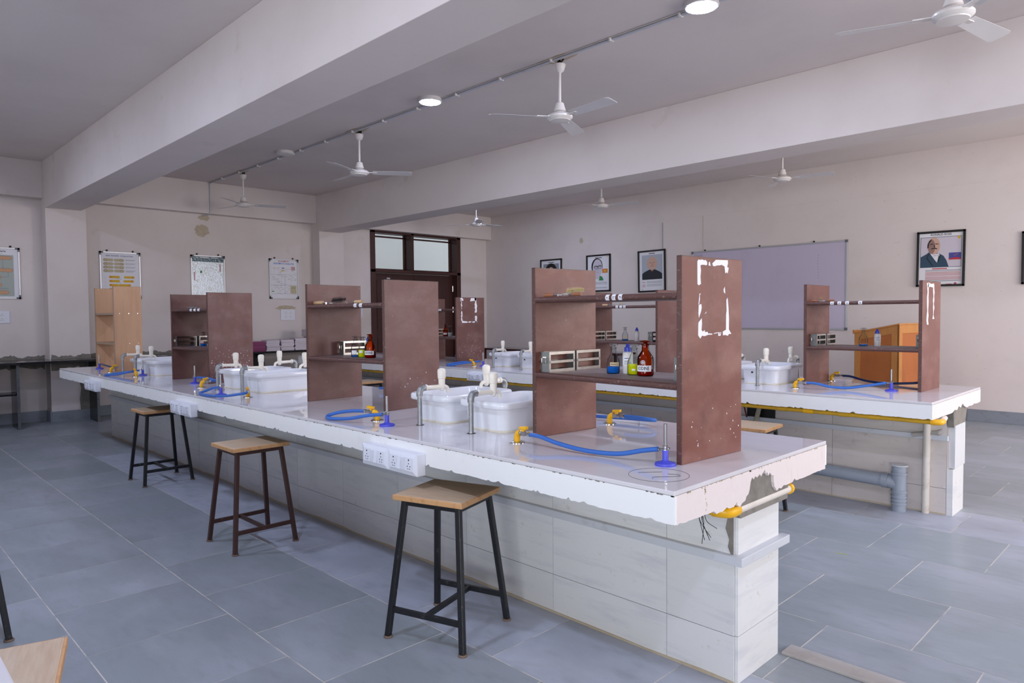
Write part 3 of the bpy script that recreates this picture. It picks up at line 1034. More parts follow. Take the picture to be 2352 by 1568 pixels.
NR = 'cream tap on the front bench, '
RR = 'cream tap on the rear bench, '
TAPS = [(-1.73, .283, 0, NR + 'spout over the first of two sinks beside the burner'), (-1.33, .292, 0, NR + 'on the riser closest to the IODINE shelf'),
        (-1.74, .92, PI, NR + 'back riser, knob showing between the two near taps'), (-1.33, .95, PI, NR + 'spout tip peeping past the IODINE shelf panel'),
        (-4.37, .275, 0, NR + 'riser beside the looped blue hose burner'), (-3.92, .28, 0, NR + 'riser behind the yellow valve of the looped hose'),
        (-4.37, .95, PI, NR + 'back riser seen against the dark counter recess'), (-3.93, .95, PI, NR + 'back riser cut by the black brush shelf'),
        (-6.86, .28, 0, NR + 'in front of the pale wooden shelf panel'), (-6.44, .28, 0, NR + 'second from the pale wooden shelf'),
        (-6.44, .95, PI, NR + 'back riser beside the two-rack shelf panel'),
        (-1.34, 3.32, 0, RR + 'front riser by the white-drip shelf sink'), (-1.30, 3.99, PI, RR + 'back riser by the white-drip shelf sink'),
        (-1.8, 3.99, PI, RR + 'elbow just past the IODINE shelf panel'),
        (-4.37, 3.28, 0, RR + 'front riser nearest the dark door'), (-3.92, 3.258, 0, RR + 'front riser cut by the IODINE shelf panel'),
        (-3.97, 3.99, PI, RR + 'back riser beside the IODINE shelf edge')]
used = []
for x, y, a, lb in TAPS:
    place(tp, used, (x, y, H), a, lb, 'cream water taps on grey risers')

# ------------------------------------------------------------------ gas valves, hoses, burners
gv = thing('gas_valve', 'valve', 'gas valve', (0, 0, 0), 0, 'yellow gas valves')
m_ = MB().lathe([(.036, 0), (.036, .003), (.03, .006), (.014, .008)], n=22)
put('flange', m_, 'chrome', gv, smooth=40, local=True)
put('elbow', MB().tube(bez([(0, 0, .004), (0, 0, .024), (.004, 0, .038), (.014, 0, .046), (.024, 0, .047)], 5), .0145, 12), 'yellow', gv, smooth=50, local=True)
put('valve_body', MB().tube([(.022, 0, .047), (.03, 0, .047), (.031, 0, .047), (.042, 0, .047), (.043, 0, .047), (.062, 0, .047)], [.0125, .0125, .0105, .0105, .0125, .0105], 8), 'steel', gv, local=True)
put('hose_barb', MB().tube([(.062, 0, .047), (.08, 0, .047)], .0075, 8), 'steel', gv, local=True)
put('hose_clamp', MB().tube([(.078, 0, .047), (.09, 0, .047)], .011, 8), 'chrome', gv, local=True)
put('lever', MB().hexa([(.02, -.007, .064), (.066, -.010, .066), (.066, .010, .066), (.02, .007, .064)], [(.02, -.007, .076), (.066, -.010, .080), (.066, .010, .080), (.02, .007, .076)]).box(.034, .05, -.006, .006, .052, .066), 'yellow', gv, bevel=.002, local=True)
VALVES = [(-.993, .272, R(-4), NR.replace('cream tap', 'yellow gas valve') + 'feeding the straight blue hose'),
          (-1.016, .983, R(8), 'yellow gas valve seen through the IODINE shelf, behind it'),
          (-2.03, .215, R(195), 'yellow gas valve beside the blue burner near the first sinks'),
          (-4.66, .256, R(110), 'yellow gas valve without visible hose before the two-rack shelf'),
          (-3.69, .22, R(-25), 'yellow gas valve behind the round looped blue hose'),
          (-6.27, .235, R(178), 'yellow gas valve under the doubled blue hose by the far sinks'),
          (-7.10, .228, R(110), 'yellow gas valve at the foot of the pale wooden shelf'),
          (-1.037, 3.317, 0, 'yellow gas valve on the rear bench feeding the light blue hose'),
          (-1.056, 4.075, R(5), 'yellow gas valve on the rear bench feeding the navy hose'),
          (-4.69, 3.285, R(190), 'yellow gas valve on the rear bench with folded blue hose')]
used = []
for x, y, a, lb in VALVES:
    place(gv, used, (x, y, H), a, lb, 'yellow gas valves')

bu = thing('bunsen_burner', 'burner', 'burner', (0, 0, 0), 0, 'blue bunsen burners')
put('base', MB().lathe([(.040, 0), (.041, .004), (.039, .010), (.02, .014), (.0135, .018)], n=26), 'burner', bu, smooth=35, local=True)
put('stem', MB().lathe([(.0115, .014), (.0115, .056), (.0105, .058)], n=16), 'burner', bu, smooth=40, local=True)
put('collar', MB().lathe([(.0105, .056), (.0105, .06), (.008, .062), (.0105, .066), (.0105, .074), (.007, .078)], n=14), 'chrome', bu, local=True)
put('barrel', MB().lathe([(.0066, .074), (.0066, .158), (.0048, .158), (.0048, .12)], n=14), 'steel', bu, smooth=40, local=True)
put('gas_inlet', MB().tube([(0, 0, .058), (-.02, 0, .058), (-.032, 0, .058)], .0055, 8).tube([(-.022, -.014, .058), (-.022, .014, .058)], .003, 6), 'steel', bu, local=True)
put('air_screw', MB().tube([(0, 0, .066), (.018, .0, .066)], .0035, 6), 'chrome', bu, local=True)
BURN = [(-.244, .322, R(5), 'blue bunsen burner at the foot of the IODINE shelf end panel'),
        (-1.835, .147, R(10), 'blue bunsen burner before the shelf with the black brush'),
        (-3.96, .135, R(-10), 'blue bunsen burner inside the round looped hose'),
        (-5.06, .352, 0, 'blue bunsen burner before the two-rack brown shelf'),
        (-6.39, .33, 0, 'blue bunsen burner beside the doubled hose at the far sinks'),
        (-7.80, .295, PI, 'blue bunsen burner standing in the pale wooden shelf bay'),
        (-.435, 3.556, R(10), 'blue bunsen burner on the rear bench before the lectern'),
        (-4.605, 3.345, R(20), 'blue bunsen burner on the rear bench with folded hose')]
used = []
for x, y, a, lb in BURN:
    place(bu, used, (x, y, H), a, lb, 'blue bunsen burners')


def hose(label, pts, m='hose', r=.0095):
    p = [(a, b, H + c) for a, b, c in pts]
    single('gas_hose', MB().tube(bez(p, 10), r, 10), m, label, 'hose', p[0], smooth=60)


z0 = .0115
hose('straight blue gas hose lying from the yellow valve to the end burner', [(-.905, .266, .047), (-.84, .262, .046), (-.74, .262, .03), (-.6, .27, .017), (-.45, .29, .02), (-.34, .31, .045), (-.275, .32, .058)])
hose('curled blue gas hose behind the IODINE shelf', [(-.93, .995, .047), (-.86, 1.005, .047), (-.80, 1.02, .042), (-.785, 1.06, .034), (-.83, 1.09, .026), (-.95, 1.09, .022), (-1.1, 1.06, .02), (-1.25, 1.02, .02)])
hose('blue gas hose folded back near the first sinks', [(-2.118, .19, .047), (-2.18, .165, .046), (-2.26, .12, .035), (-2.3, .07, .018), (-2.24, .04, z0), (-2.1, .075, .02), (-1.97, .115, .045), (-1.867, .142, .058)])
hose('round looped blue gas hose near the middle sinks', [(-3.61, .18, .047), (-3.565, .145, .044), (-3.6, .09, .036), (-3.72, .06, .02), (-3.9, .035, z0), (-4.05, .03, z0), (-4.15, .055, z0), (-4.17, .10, .02), (-4.1, .13, .045), (-3.992, .14, .058)])
hose('dark blue gas hose behind the two-rack shelf panel', [(-4.695, .345, .047), (-4.7, .42, .04), (-4.8, .45, .03), (-4.93, .42, .05), (-5.028, .36, .058)], r=.009)
hose('doubled blue gas hose by the far sinks', [(-6.36, .24, .047), (-6.45, .2, .04), (-6.6, .13, .02), (-6.66, .07, z0), (-6.58, .05, z0), (-6.45, .11, .02), (-6.36, .2, .045), (-6.36, .29, .056)])
hose('short blue gas hose at the pale wooden shelf', [(-7.12, .285, .047), (-7.25, .27, .05), (-7.45, .26, .06), (-7.6, .275, .06), (-7.762, .295, .058)], m='hosenavy')
hose('light blue gas hose along the rear bench to a burner', [(-.948, 3.317, .047), (-.88, 3.325, .044), (-.78, 3.36, .022), (-.68, 3.42, .018), (-.58, 3.49, .035), (-.468, 3.55, .058)])
hose('navy blue gas hose running behind the white-drip shelf', [(-.968, 4.083, .047), (-.9, 4.08, .044), (-.76, 4.04, .018), (-.6, 4.02, z0), (-.45, 4.04, .02), (-.36, 4.07, .03), (-.30, 4.09, .03)], m='hosenavy')
hose('folded blue gas hose on the rear bench', [(-4.777, 3.27, .047), (-4.85, 3.24, .044), (-4.95, 3.17, .025), (-4.97, 3.12, z0), (-4.9, 3.12, z0), (-4.78, 3.22, .035), (-4.637, 3.333, .058)])
hose('blue gas hose end behind the black brush shelf', [(-3.25, 1.05, .03), (-3.15, 1.08, .03), (-3.06, 1.09, .028), (-3.02, 1.05, .02)])
hose('blue gas hose end behind the taped shelf by the door', [(-6.05, 4.14, .03), (-5.95, 4.18, .03), (-5.85, 4.2, .028)])

# ------------------------------------------------------------------ stools
def make_stool(m, lab):
    t = thing('stool', lab, 'stool', (0, 0, 0), 0, 'wooden seat stools')
    sx, sy = .182, .168
    put('seat', MB().box(-sx + .006, sx - .006, -sy + .006, sy - .006, .612, .636), 'seat', t, bevel=.004, local=True)
    put('seat_edge', MB().box(-sx, sx, -sy, -sy + .008, .611, .6345).box(-sx, sx, sy - .008, sy, .611, .6345)
        .box(-sx, -sx + .008, -sy + .008, sy - .008, .611, .6345).box(sx - .008, sx, -sy + .008, sy - .008, .611, .6345), 'seatedge', t, bevel=.003, local=True)
    a, b = .140, .128
    put('apron', MB().box(-a, a, -b - .0125, -b + .0125, .586, .611).box(-a, a, b - .0125, b + .0125, .586, .611)
        .box(-a - .0125, -a + .0125, -b, b, .586, .611).box(a - .0125, a + .0125, -b, b, .586, .611), m, t, local=True)
    f = .195
    for qx in (-1, 1):
        for qy in (-1, 1):
            top = Vector((qx * a, qy * b, .605))
            bot = Vector((qx * f, qy * f, .008))
            w = .0125
            lg = put('leg', MB().hexa([(bot.x - w, bot.y - w, .008), (bot.x + w, bot.y - w, .008), (bot.x + w, bot.y + w, .008), (bot.x - w, bot.y + w, .008)],
                                      [(top.x - w, top.y - w, .605), (top.x + w, top.y - w, .605), (top.x + w, top.y + w, .605), (top.x - w, top.y + w, .605)]), m, t, bevel=.003, local=True)
            put('foot_pad', MB().lathe([(.019, 0), (.021, .004), (.018, .009)], c=(bot.x, bot.y, 0), n=12), 'rust', lg, local=True)
    zs = .125
    k = 1 - (zs / .605)
    ax = a + (f - a) * k
    by = b + (f - b) * k
    for qy in (-1, 1):
        put('stretcher', MB().box(-ax, ax, qy * by - .009, qy * by + .009, zs - .012, zs + .012), m, t, bevel=.002, local=True)
    put('cross_stretcher', MB().box(-.009, .009, -by, by, zs - .011, zs + .011), m, t, bevel=.002, local=True)
    return t


sb = make_stool('blackmetal', 'x')
sbr = make_stool('brownmetal', 'x')
used = []
for x, y, a, lb in ((-1.215, .043, 17.5, 'black-legged stool pushed under the near end of the front bench'),
                    (-5.31, .135, 90, 'black-legged stool at the front bench farther down, seat half in shade'),
                    (-1.11, 2.72, 5, 'black-legged stool between the two benches, seat corner showing by IODINE shelf'),
                    (-6.12, 2.76, 0, 'black-legged stool at the rear bench glimpsed below the black brush shelf'),
                    (-.652, -1.747, -16, 'wooden stool seat corner at the lower picture corner under a white slab'),
                    (-2.715, -1.60, 0, 'black stool leg cut by the picture edge near the corner seat')):
    place(sb, used, (x, y, 0), R(a), lb, 'wooden seat stools')
place(sbr, [], (-3.08, -.04, 0), R(90), 'brown-legged stool in the middle of the front bench', 'wooden seat stools')

# ------------------------------------------------------------------ shelf units on the benches
TH = .022
ZS1, ZS2 = 1.158, 1.507
# torn white tape frame, traced in the panel's own plane: fraction of depth, metres below the top edge
def tape_pts(poly, y0, y1):
    out = []
    for x, y in poly:
        u = (x - 58) / 962.0
        ytop = 60 + 70 * u
        out.append((y0 + (y1 - y0) * u, 1.645 - (y - ytop) / 7.125 / (598 - 45 * u)))
    return out


TAPE1 = [[(283, 150), (300, 122), (330, 128), (360, 120), (385, 135), (410, 128), (436, 160), (436, 205), (415, 215), (400, 208), (370, 206), (345, 208), (330, 215), (338, 300), (330, 400), (338, 515), (302, 538), (285, 515)],
         [(465, 165), (480, 158), (486, 205), (500, 220), (460, 218)],
         [(520, 182), (580, 125), (775, 130), (780, 180), (765, 240), (792, 255), (775, 345), (755, 325), (735, 345), (722, 230), (690, 215), (672, 205), (640, 215), (600, 215), (560, 228), (530, 225)],
         [(728, 560), (735, 675), (710, 645), (708, 600)],
         [(318, 670), (335, 668), (320, 700), (322, 760), (310, 840), (300, 850)],
         [(305, 855), (345, 838), (350, 900), (340, 960), (308, 1062), (300, 990)],
         [(300, 1140), (352, 1068), (355, 1160), (348, 1260), (365, 1285), (400, 1262), (402, 1295), (445, 1290), (452, 1315), (520, 1320), (522, 1338), (455, 1338), (400, 1360), (355, 1352), (330, 1400), (296, 1345)],
         [(545, 1315), (610, 1300), (612, 1312), (548, 1325)],
         [(622, 1300), (640, 1300), (640, 1340), (655, 1335), (655, 1300), (668, 1298), (660, 1355), (622, 1360)],
         [(755, 775), (775, 740), (790, 900), (800, 1080), (798, 1255), (842, 1330), (800, 1330), (780, 1360), (740, 1345), (700, 1352), (696, 1290), (750, 1260), (752, 1000), (760, 950)],
         [(400, 998), (428, 960), (422, 985)]]


def unit(label, X0, X1, Y0, Y1, zt=1.645, rot=0.0, wood='brown', edge='brownedge', top='browntop', stickers=(), sizes=.02, flecks=0, plain=False, seed=1):
    t = thing('shelf_unit', label, 'shelf', ((X0 + X1) / 2, (Y0 + Y1) / 2, H))
    rng = random.Random(seed)
    sp = []
    for x in (X0, X1):
        p = put('side_panel', MB().box(x, x + TH, Y0 + .004, Y1, H, zt), wood, t, bevel=.002)
        put('edge_strip', MB().box(x - .0005, x + TH + .0005, Y0, Y0 + .005, H, zt + .001).box(x - .0005, x + TH + .0005, Y0, Y1, zt - .002, zt + .0015), edge, p)
        sp.append(p)
    for z in (ZS1, ZS2 if not plain else 1.49):
        s = put('shelf', MB().box(X0 + TH, X1, Y0 + .012, Y1 - .015, z - .022, z), top, t)
        if plain:
            put('shelf_lip', MB().box(X0 + TH, X1, Y0 + .006, Y0 + .0125, z - .023, z + .0005), edge, s)
        else:
            put('shelf_lip', MB().tube([(X0 + TH, Y0 + .010, z - .012), (X1, Y0 + .010, z - .012)], .0135, 10), edge, s, smooth=60)
    for x, txt in stickers:
        w = sizes
        z = ZS2 - .012
        st = [(Y0 + .010 - .0142 * math.cos(a), z + .0142 * math.sin(a)) for a in (R(70), R(45), R(20), R(-5), R(-30), R(-52))]
        m_ = MB().loops([[(x + dx, q[0], q[1]) for q in st] for dx in (-w / 2, w / 2)], closed=False, caps=False)
        nl = put('number_label', m_, 'paper', t)
        if txt:
            put('number', text_mb(MB(), txt, .013, lambda a, b, x=x, z=z: (x + a, Y0 + .010 - .0146 * math.cos(b / .0142), z + .0146 * math.sin(b / .0142)), bold=True), 'ink', nl)
    if plain:
        for z in (1.15, 1.48):
            for y in (Y0 + .06, Y0 + .15, Y1 - .04):
                put('screw', MB().tube([(X1 + TH, y, z), (X1 + TH + .002, y, z)], .005, 8), 'chrome', sp[1])
    if flecks:
        m_ = MB()
        for _ in range(flecks):
            y = rng.uniform(Y0 + .02, Y1 - .02)
            z = H + .03 + abs(rng.gauss(0, .10)) + .03
            s = rng.uniform(.0009, .0025)
            m_.box(X1 + TH, X1 + TH + .0006, y - s, y + s, z - s * 1.3, z + s * 1.3)
        f_ = put('paint_flecks', m_, 'paper', sp[1])
        f_['kind'] = 'stuff'
    t.rotation_euler = (0, 0, R(rot))
    return t, sp


u1, s1 = unit('brown shelf unit at the front bench end with torn white tape frame', -1.024, -.203, .392, .805, rot=-4.3,
              stickers=((-.552, '4'), (-.517, '37'), (-.482, '70')), sizes=.020, flecks=18, seed=1)
for k, p in enumerate(TAPE1):
    put('torn_tape', MB().prism(tape_pts(p, .397, .802), 'x', -.203 + TH, -.203 + TH + .0012), 'paper', s1[1])
u2, s2 = unit('brown shelf unit on the front bench holding the black-bristled brush', -3.155, -2.335, .422, .865, rot=4.5, wood='browndull', stickers=((-2.60, '5'), (-2.545, '6')), sizes=.03, flecks=14, seed=2)
u3, s3 = unit('small dark brown shelf unit on the front bench with two metal racks', -5.69, -4.985, .40, .815, rot=5, wood='browndull', stickers=((-5.276, ''), (-5.202, ''), (-5.13, '')), sizes=.04, flecks=150, seed=3)
u4, s4 = unit('empty pale wooden shelf unit at the far end of the front bench', -7.95, -7.23, .30, .58, zt=1.775, wood='palewood', edge='palewoodedge', top='palewoodedge', plain=True)
u5, s5 = unit('reddish brown shelf unit on the rear bench with two white glue drips', -1.092, -.275, 3.60, 4.06, stickers=((-.875, '23'), (-.82, '22'), (-.763, '65'), (-.669, '38')), sizes=.028, seed=5)
u6, s6 = unit('brown shelf unit on the rear bench seen through the IODINE shelf', -3.31, -2.46, 3.57, 4.0, wood='browndull', stickers=((-2.904, '46'), (-2.857, '13'), (-2.815, '80')), sizes=.03, seed=6)
u7, s7 = unit('brown shelf unit on the rear bench before the dark door, square tape outline', -6.1, -5.32, 3.54, 4.0, wood='browndull', stickers=((-5.678, ''), (-5.634, ''), (-5.60, '')), sizes=.03, flecks=40, seed=7)


def ragged(y0, y1, z0, z1, rng, n=9, amp=.006):
    """vertical ragged strip in the y,z plane"""
    l = [(y0 + rng.uniform(-amp, amp), z0 + (z1 - z0) * i / n) for i in range(n + 1)]
    r_ = [(y1 + rng.uniform(-amp, amp), z0 + (z1 - z0) * i / n) for i in range(n, -1, -1)]
    return l + r_


rng = random.Random(9)
xp = -5.32 + TH
for a in (ragged(3.62, 3.636, 1.36, 1.48, rng), ragged(3.62, 3.63, 1.5, 1.62, rng, amp=.008), ragged(3.845, 3.875, 1.46, 1.64, rng, amp=.008), ragged(3.845, 3.875, 1.335, 1.42, rng),
          [(3.63, 1.335), (3.72, 1.335), (3.72, 1.35), (3.63, 1.36)], [(3.735, 1.335), (3.78, 1.34), (3.78, 1.352), (3.735, 1.35)], [(3.795, 1.336), (3.87, 1.336), (3.87, 1.352), (3.8, 1.35)],
          [(3.765, 1.60), (3.87, 1.61), (3.87, 1.64), (3.78, 1.64)], [(3.61, 1.60), (3.66, 1.61), (3.64, 1.64), (3.61, 1.64)]):
    put('torn_tape', MB().prism(a, 'x', xp, xp + .0012), 'paper', s7[1])
xp = -.275 + TH
for a in (ragged(3.71, 3.745, 1.33, 1.63, rng, amp=.01), ragged(3.86, 3.885, 1.37, 1.62, rng, amp=.012), [(3.72, 1.60), (3.78, 1.605), (3.86, 1.60), (3.88, 1.63), (3.80, 1.625), (3.74, 1.635)]):
    put('glue_drip', MB().prism(a, 'x', xp, xp + .0014), 'paper', s5[1])


# ------------------------------------------------------------------ test tube racks
rk = thing('test_tube_rack', 'rack', 'test tube rack', (0, 0, 0), 0, 'metal test tube racks')
W_, L_, T_ = .052, .185, .095
for y in (0, L_ - .002):
    ep = put('end_plate', MB().box(0, W_, y, y + .002, 0, T_), 'stainlessdark', rk, local=True)
    if y == 0:
        put('handle', MB().tube([(.012, -.001, .068), (.012, -.006, .066), (.013, -.007, .045), (.036, -.007, .042), (.038, -.006, .066), (.038, -.001, .068)], .0016, 6).box(.012, .036, -.002, 0, .067, .073), 'stainless', ep, local=True)
for x in (0, W_ - .002):
    put('side_frame', MB().box(x, x + .002, .002, L_ - .002, T_ - .013, T_).box(x, x + .002, .002, L_ - .002, .042, .054).box(x, x + .002, .002, L_ - .002, 0, .014)
        .box(x, x + .002, .002, .012, .014, T_ - .013).box(x, x + .002, L_ - .012, L_ - .002, .014, T_ - .013), 'stainless', rk, local=True)
for z in (T_ - .003, .050):
    m_ = MB()
    for k in range(7):
        y = .004 + (L_ - .016) * k / 6
        m_.box(.002, W_ - .002, y, y + .008, z, z + .0015)
    m_.box(W_ / 2 - .004, W_ / 2 + .004, .004, L_ - .004, z, z + .0015)
    put('tube_plate', m_, 'stainlessdark', rk, local=True)
put('floor_plate', MB().box(.002, W_ - .002, .002, L_ - .002, .001, .0025), 'stainlessdark', rk, local=True)
used = []
for x, y, a, lb in ((-1.004, .445, 0, 'metal test tube rack at the front of the IODINE shelf with wire handle'),
                    (-1.004, .642, 0, 'second metal test tube rack on the IODINE shelf, brightly reflecting'),
                    (-.288, .45, 0, 'metal test tube rack against the IODINE shelf end panel'),
                    (-3.11, .63, 0, 'metal test tube rack on the black brush shelf'),
                    (-2.452, .60, 0, 'metal test tube rack behind the IODINE bottle of the black brush shelf'),
                    (-5.655, .395, 0, 'first metal rack on the small dark brown shelf'),
                    (-5.655, .60, 0, 'second metal rack on the small dark brown shelf beside a blue bottle'),
                    (-1.062, 3.655, 0, 'first metal rack on the white-drip shelf'), (-1.062, 3.86, 0, 'second metal rack on the white-drip shelf'),
                    (-.35, 3.82, 0, 'metal rack beside the white-drip shelf end panel'),
                    (-3.28, 3.62, 0, 'first metal rack on the rear shelf behind the IODINE shelf'), (-3.28, 3.815, 0, 'second metal rack on the rear shelf behind the IODINE shelf'),
                    (-2.62, 3.68, 0, 'metal rack at the panel of the rear shelf behind the IODINE shelf'),
                    (-6.02, 3.75, 0, 'metal rack on the shelf before the dark door')):
    place(rk, used, (x, y, ZS1), R(a), lb, 'metal test tube racks')


# ------------------------------------------------------------------ bottles
def cyl_patch(r, a0, a1, z0, z1, n=10):
    return MB().loops([[(r * math.cos(a0 + (a1 - a0) * k / n), r * math.sin(a0 + (a1 - a0) * k / n), z) for k in range(n + 1)] for z in (z0, z1)], closed=False, caps=False)


def reagent(label, loc, liquid, level, glass='glass', r=.0295, s=1.0, note=None, notecol='paperold', group=None, face=-54, iod=False):
    t = thing('reagent_bottle', label, 'bottle', loc, 0, group)
    if not iod:
        pr = [(r * .86, 0), (r, .005), (r, .052), (r * .93, .062), (r * .5, .090), (.0132, .094), (.0132, .113), (.016, .1155), (.016, .119), (.0125, .1205)]
        zt = .1175
    else:
        pr = [(r * .86, 0), (r, .006), (r, .074), (r * .93, .083), (r * .47, .108), (.0155, .112), (.0150, .132), (.0185, .135), (.0185, .139), (.013, .141)]
        zt = .136
    inner = [(a - .0018, z) for a, z in reversed(pr)]
    inner[-1] = (pr[0][0] - .0018, .003)
    put('glass_body', MB().lathe([(a * s if a > .02 else a, z * s) for a, z in pr] , n=28), glass, t, smooth=40, local=True)
    lv = [(r * .84, .003), (r * .93, .007)] + [(r * .93, min(level, .052 if not iod else .072))]
    put('liquid', MB().lathe([(a * s, z * s) for a, z in lv], n=24), liquid, t, smooth=40, local=True)
    k = s
    put('stopper', MB().lathe([(.009, (zt - .012) * k), (.0105, zt * k), (.0085, (zt + .006) * k), (.012, (zt + .009) * k), (.022, (zt + .011) * k), (.0225, (zt + .014) * k), (.014, (zt + .018) * k), (.002, (zt + .0185) * k)], n=20), glass, t, smooth=40, local=True)
    if note:
        txt, z0_, z1_, span, tsz, bold = note
        a = R(face)
        hs = span / 2
        rl = r * s + .0006
        n_ = put('paper_label', cyl_patch(rl, a - hs, a + hs, z0_, z1_), notecol, t, local=True)
        if txt:
            put('lettering', text_mb(MB(), txt, tsz, lambda u, v: ((rl + .0005) * math.cos(a + u / rl), (rl + .0005) * math.sin(a + u / rl), (z0_ + z1_) / 2 + v), bold=bold, xs=.86 if not iod else .74), 'ink', n_, local=True)
    return t


def emblem(t, r, face, z):
    a = R(face)
    m_ = MB()
    f = lambda u, v: ((r + .0012) * math.cos(a + u / r), (r + .0012) * math.sin(a + u / r), z + v)
    m_.tube([f(.0085 * math.cos(2 * PI * k / 20), .008 * math.sin(2 * PI * k / 20)) for k in range(21)], .0011, 5)
    m_.tube([f(-.0075, 0), f(.0075, 0)], .001, 5).tube([f(0, -.007), f(0, .007)], .001, 5)
    m_.tube([f(.0035 * math.cos(2 * PI * k / 10), .0035 * math.sin(2 * PI * k / 10)) for k in range(11)], .0008, 5)
    put('emblem', m_, 'paper', t, local=True)


def squeeze(label, loc, face=-54, text=True):
    t = thing('squeeze_bottle', label, 'bottle', loc, 0, 'white plastic bottles with blue caps')
    put('body', MB().lathe([(.021, 0), (.0235, .004), (.0235, .088), (.021, .096), (.013, .0985), (.011, .102)], n=26), 'plasticbottle', t, smooth=40, local=True)
    put('cap', MB().lathe([(.0155, .100), (.0155, .118), (.011, .1195), (.008, .128), (.0055, .134), (.001, .1355)], n=20), 'cap', t, smooth=40, local=True)
    a = R(face)
    rl = .0241
    n_ = put('paper_label', cyl_patch(rl, a - 1.15, a + 1.15, .038, .076), 'paper', t, local=True)
    f = lambda z: (lambda u, v: ((rl + .0005) * math.cos(a + u / rl), (rl + .0005) * math.sin(a + u / rl), z + v))
    if text:
        m_ = MB().loops([[f(.070)(-.016 + .020 * k / 8, dz) for k in range(9)] for dz in (-.0015, .0018)], closed=False, caps=False)
        m_.tube([f(.070)(.0085 + .0026 * math.cos(2 * PI * k / 12), .0026 * math.sin(2 * PI * k / 12)) for k in range(13)], .0007, 4)
        put('brand_print', m_, 'inknavy', n_, local=True)
        put('name_print', MB().loops([[f(.058)(-.016 + .024 * k / 8, dz) for k in range(9)] for dz in (-.0017, .0017)], closed=False, caps=False), 'inkgrey', n_, local=True)
        m_ = MB()
        for z in (.052, .048, .045, .042):
            m_.loops([[f(z)(-.018 + .036 * k / 8, dz) for k in range(9)] for dz in (0, .0012)], closed=False, caps=False)
        put('small_print', m_, 'inkgrey', n_, local=True)
    return t


IODN = ('IODINE', .021, .047, 1.95, .0205, True)
reagent('clear bottle of blue liquid with handwritten Benedict\'s label on the IODINE shelf', (-.70, .60, ZS1), 'liquidblue', .032, note=("Benedict's re", .036, .052, 1.5, .0085, True), face=-40)
squeeze('white plastic bottle with blue cap between blue and yellow bottles', (-.643, .632, ZS1))
reagent('clear bottle of yellow-green liquid beside the near IODINE bottle', (-.587, .602, ZS1), 'liquidyellow', .048, note=('', .020, .028, .5, .005, False), notecol='paper', face=-60)
bt = reagent('large amber bottle labelled IODINE on the front bench end shelf', (-.517, .587, ZS1), 'liquidamber', .026, glass='amber', r=.0362, note=IODN, notecol='paper', face=-70, iod=True)
emblem(bt, .0362, -72, .061)
reagent('clear bottle with little blue liquid on the black brush shelf', (-2.79, .56, ZS1), 'liquidblue', .012, note=('', .02, .045, 1.2, .006, False), notecol='paper', s=1.02)
squeeze('white plastic bottle behind the clear bottle on the black brush shelf', (-2.85, .70, ZS1), text=False)
reagent('clear bottle of yellow liquid on the black brush shelf', (-2.715, .565, ZS1), 'liquidyellow', .05, note=('', .03, .045, .8, .006, False), notecol='paper')
reagent('amber IODINE bottle on the black brush shelf', (-2.615, .56, ZS1), 'liquidamber', .03, glass='amber', r=.036, note=IODN, notecol='paper', face=-52, iod=True)
single('round_flask', MB().lathe([(.012, 0), (.022, .008), (.026, .022), (.022, .038), (.010, .048), (.009, .06), (.011, .062)], n=20), 'glass', 'small round glass flask on top of the rack on the black brush shelf', 'flask', (-2.426, .69, ZS1 + .0955), smooth=40, local=True)
reagent('clear bottle with blue liquid on the small dark brown shelf', (-5.47, .59, ZS1), 'liquidblue', .025, note=('', .03, .05, 1.2, .006, False), notecol='inkpink')
reagent('clear flask bottle with shallow blue liquid on the white-drip shelf', (-.742, 3.89, ZS1), 'liquidblue', .014, r=.031, s=1.05)
squeeze('white plastic bottle with blue cap on the white-drip shelf', (-.637, 3.88, ZS1))
reagent('clear bottle with shallow blue liquid seen through the IODINE shelf', (-2.975, 3.80, ZS1), 'liquidblue', .016, note=('', .028, .042, 1.5, .006, False))
squeeze('white plastic bottle with blue cap seen through the IODINE shelf', (-2.812, 3.77, ZS1), text=False)
reagent('amber bottle on the shelf before the dark door', (-5.80, 3.78, ZS1), 'liquidamber', .03, glass='amber', r=.034, note=('', .022, .046, 1.6, .01, True), notecol='paper', iod=True)
reagent('clear bottle with dark stopper on the shelf before the dark door', (-5.71, 3.78, ZS1), 'plasticbottle', .05, r=.03)
reagent('short clear bottle against the taped panel on the shelf before the door', (-5.60, 3.82, ZS1), 'plasticbottle', .03, r=.03, s=.85)


# ------------------------------------------------------------------ tools on the upper shelves
def holder(label, x, y, ang, L=.085, handle='handlewood', tip='steel', g=1.0):
    t = thing('test_tube_holder', label, 'tube holder', (x, y, ZS2), ang)
    put('handle', MB().tube([(0, 0, .010 * g), (.008, 0, .010 * g), (L * .45, 0, .010 * g)], [.008 * g, .0095 * g, .0085 * g], 10), handle, t, smooth=40, local=True)
    put('ferrule', MB().tube([(L * .45, 0, .010), (L * .62, 0, .010)], .0065, 8), 'chrome', t, local=True)
    put('jaw', MB().tube([(L * .6, 0, .010), (L * .85, -.006, .009), (L, .002, .009)], .0022, 6).tube([(L * .6, 0, .010), (L * .85, .006, .009), (L, -.002, .009)], .0022, 6), tip, t, local=True)
    return t


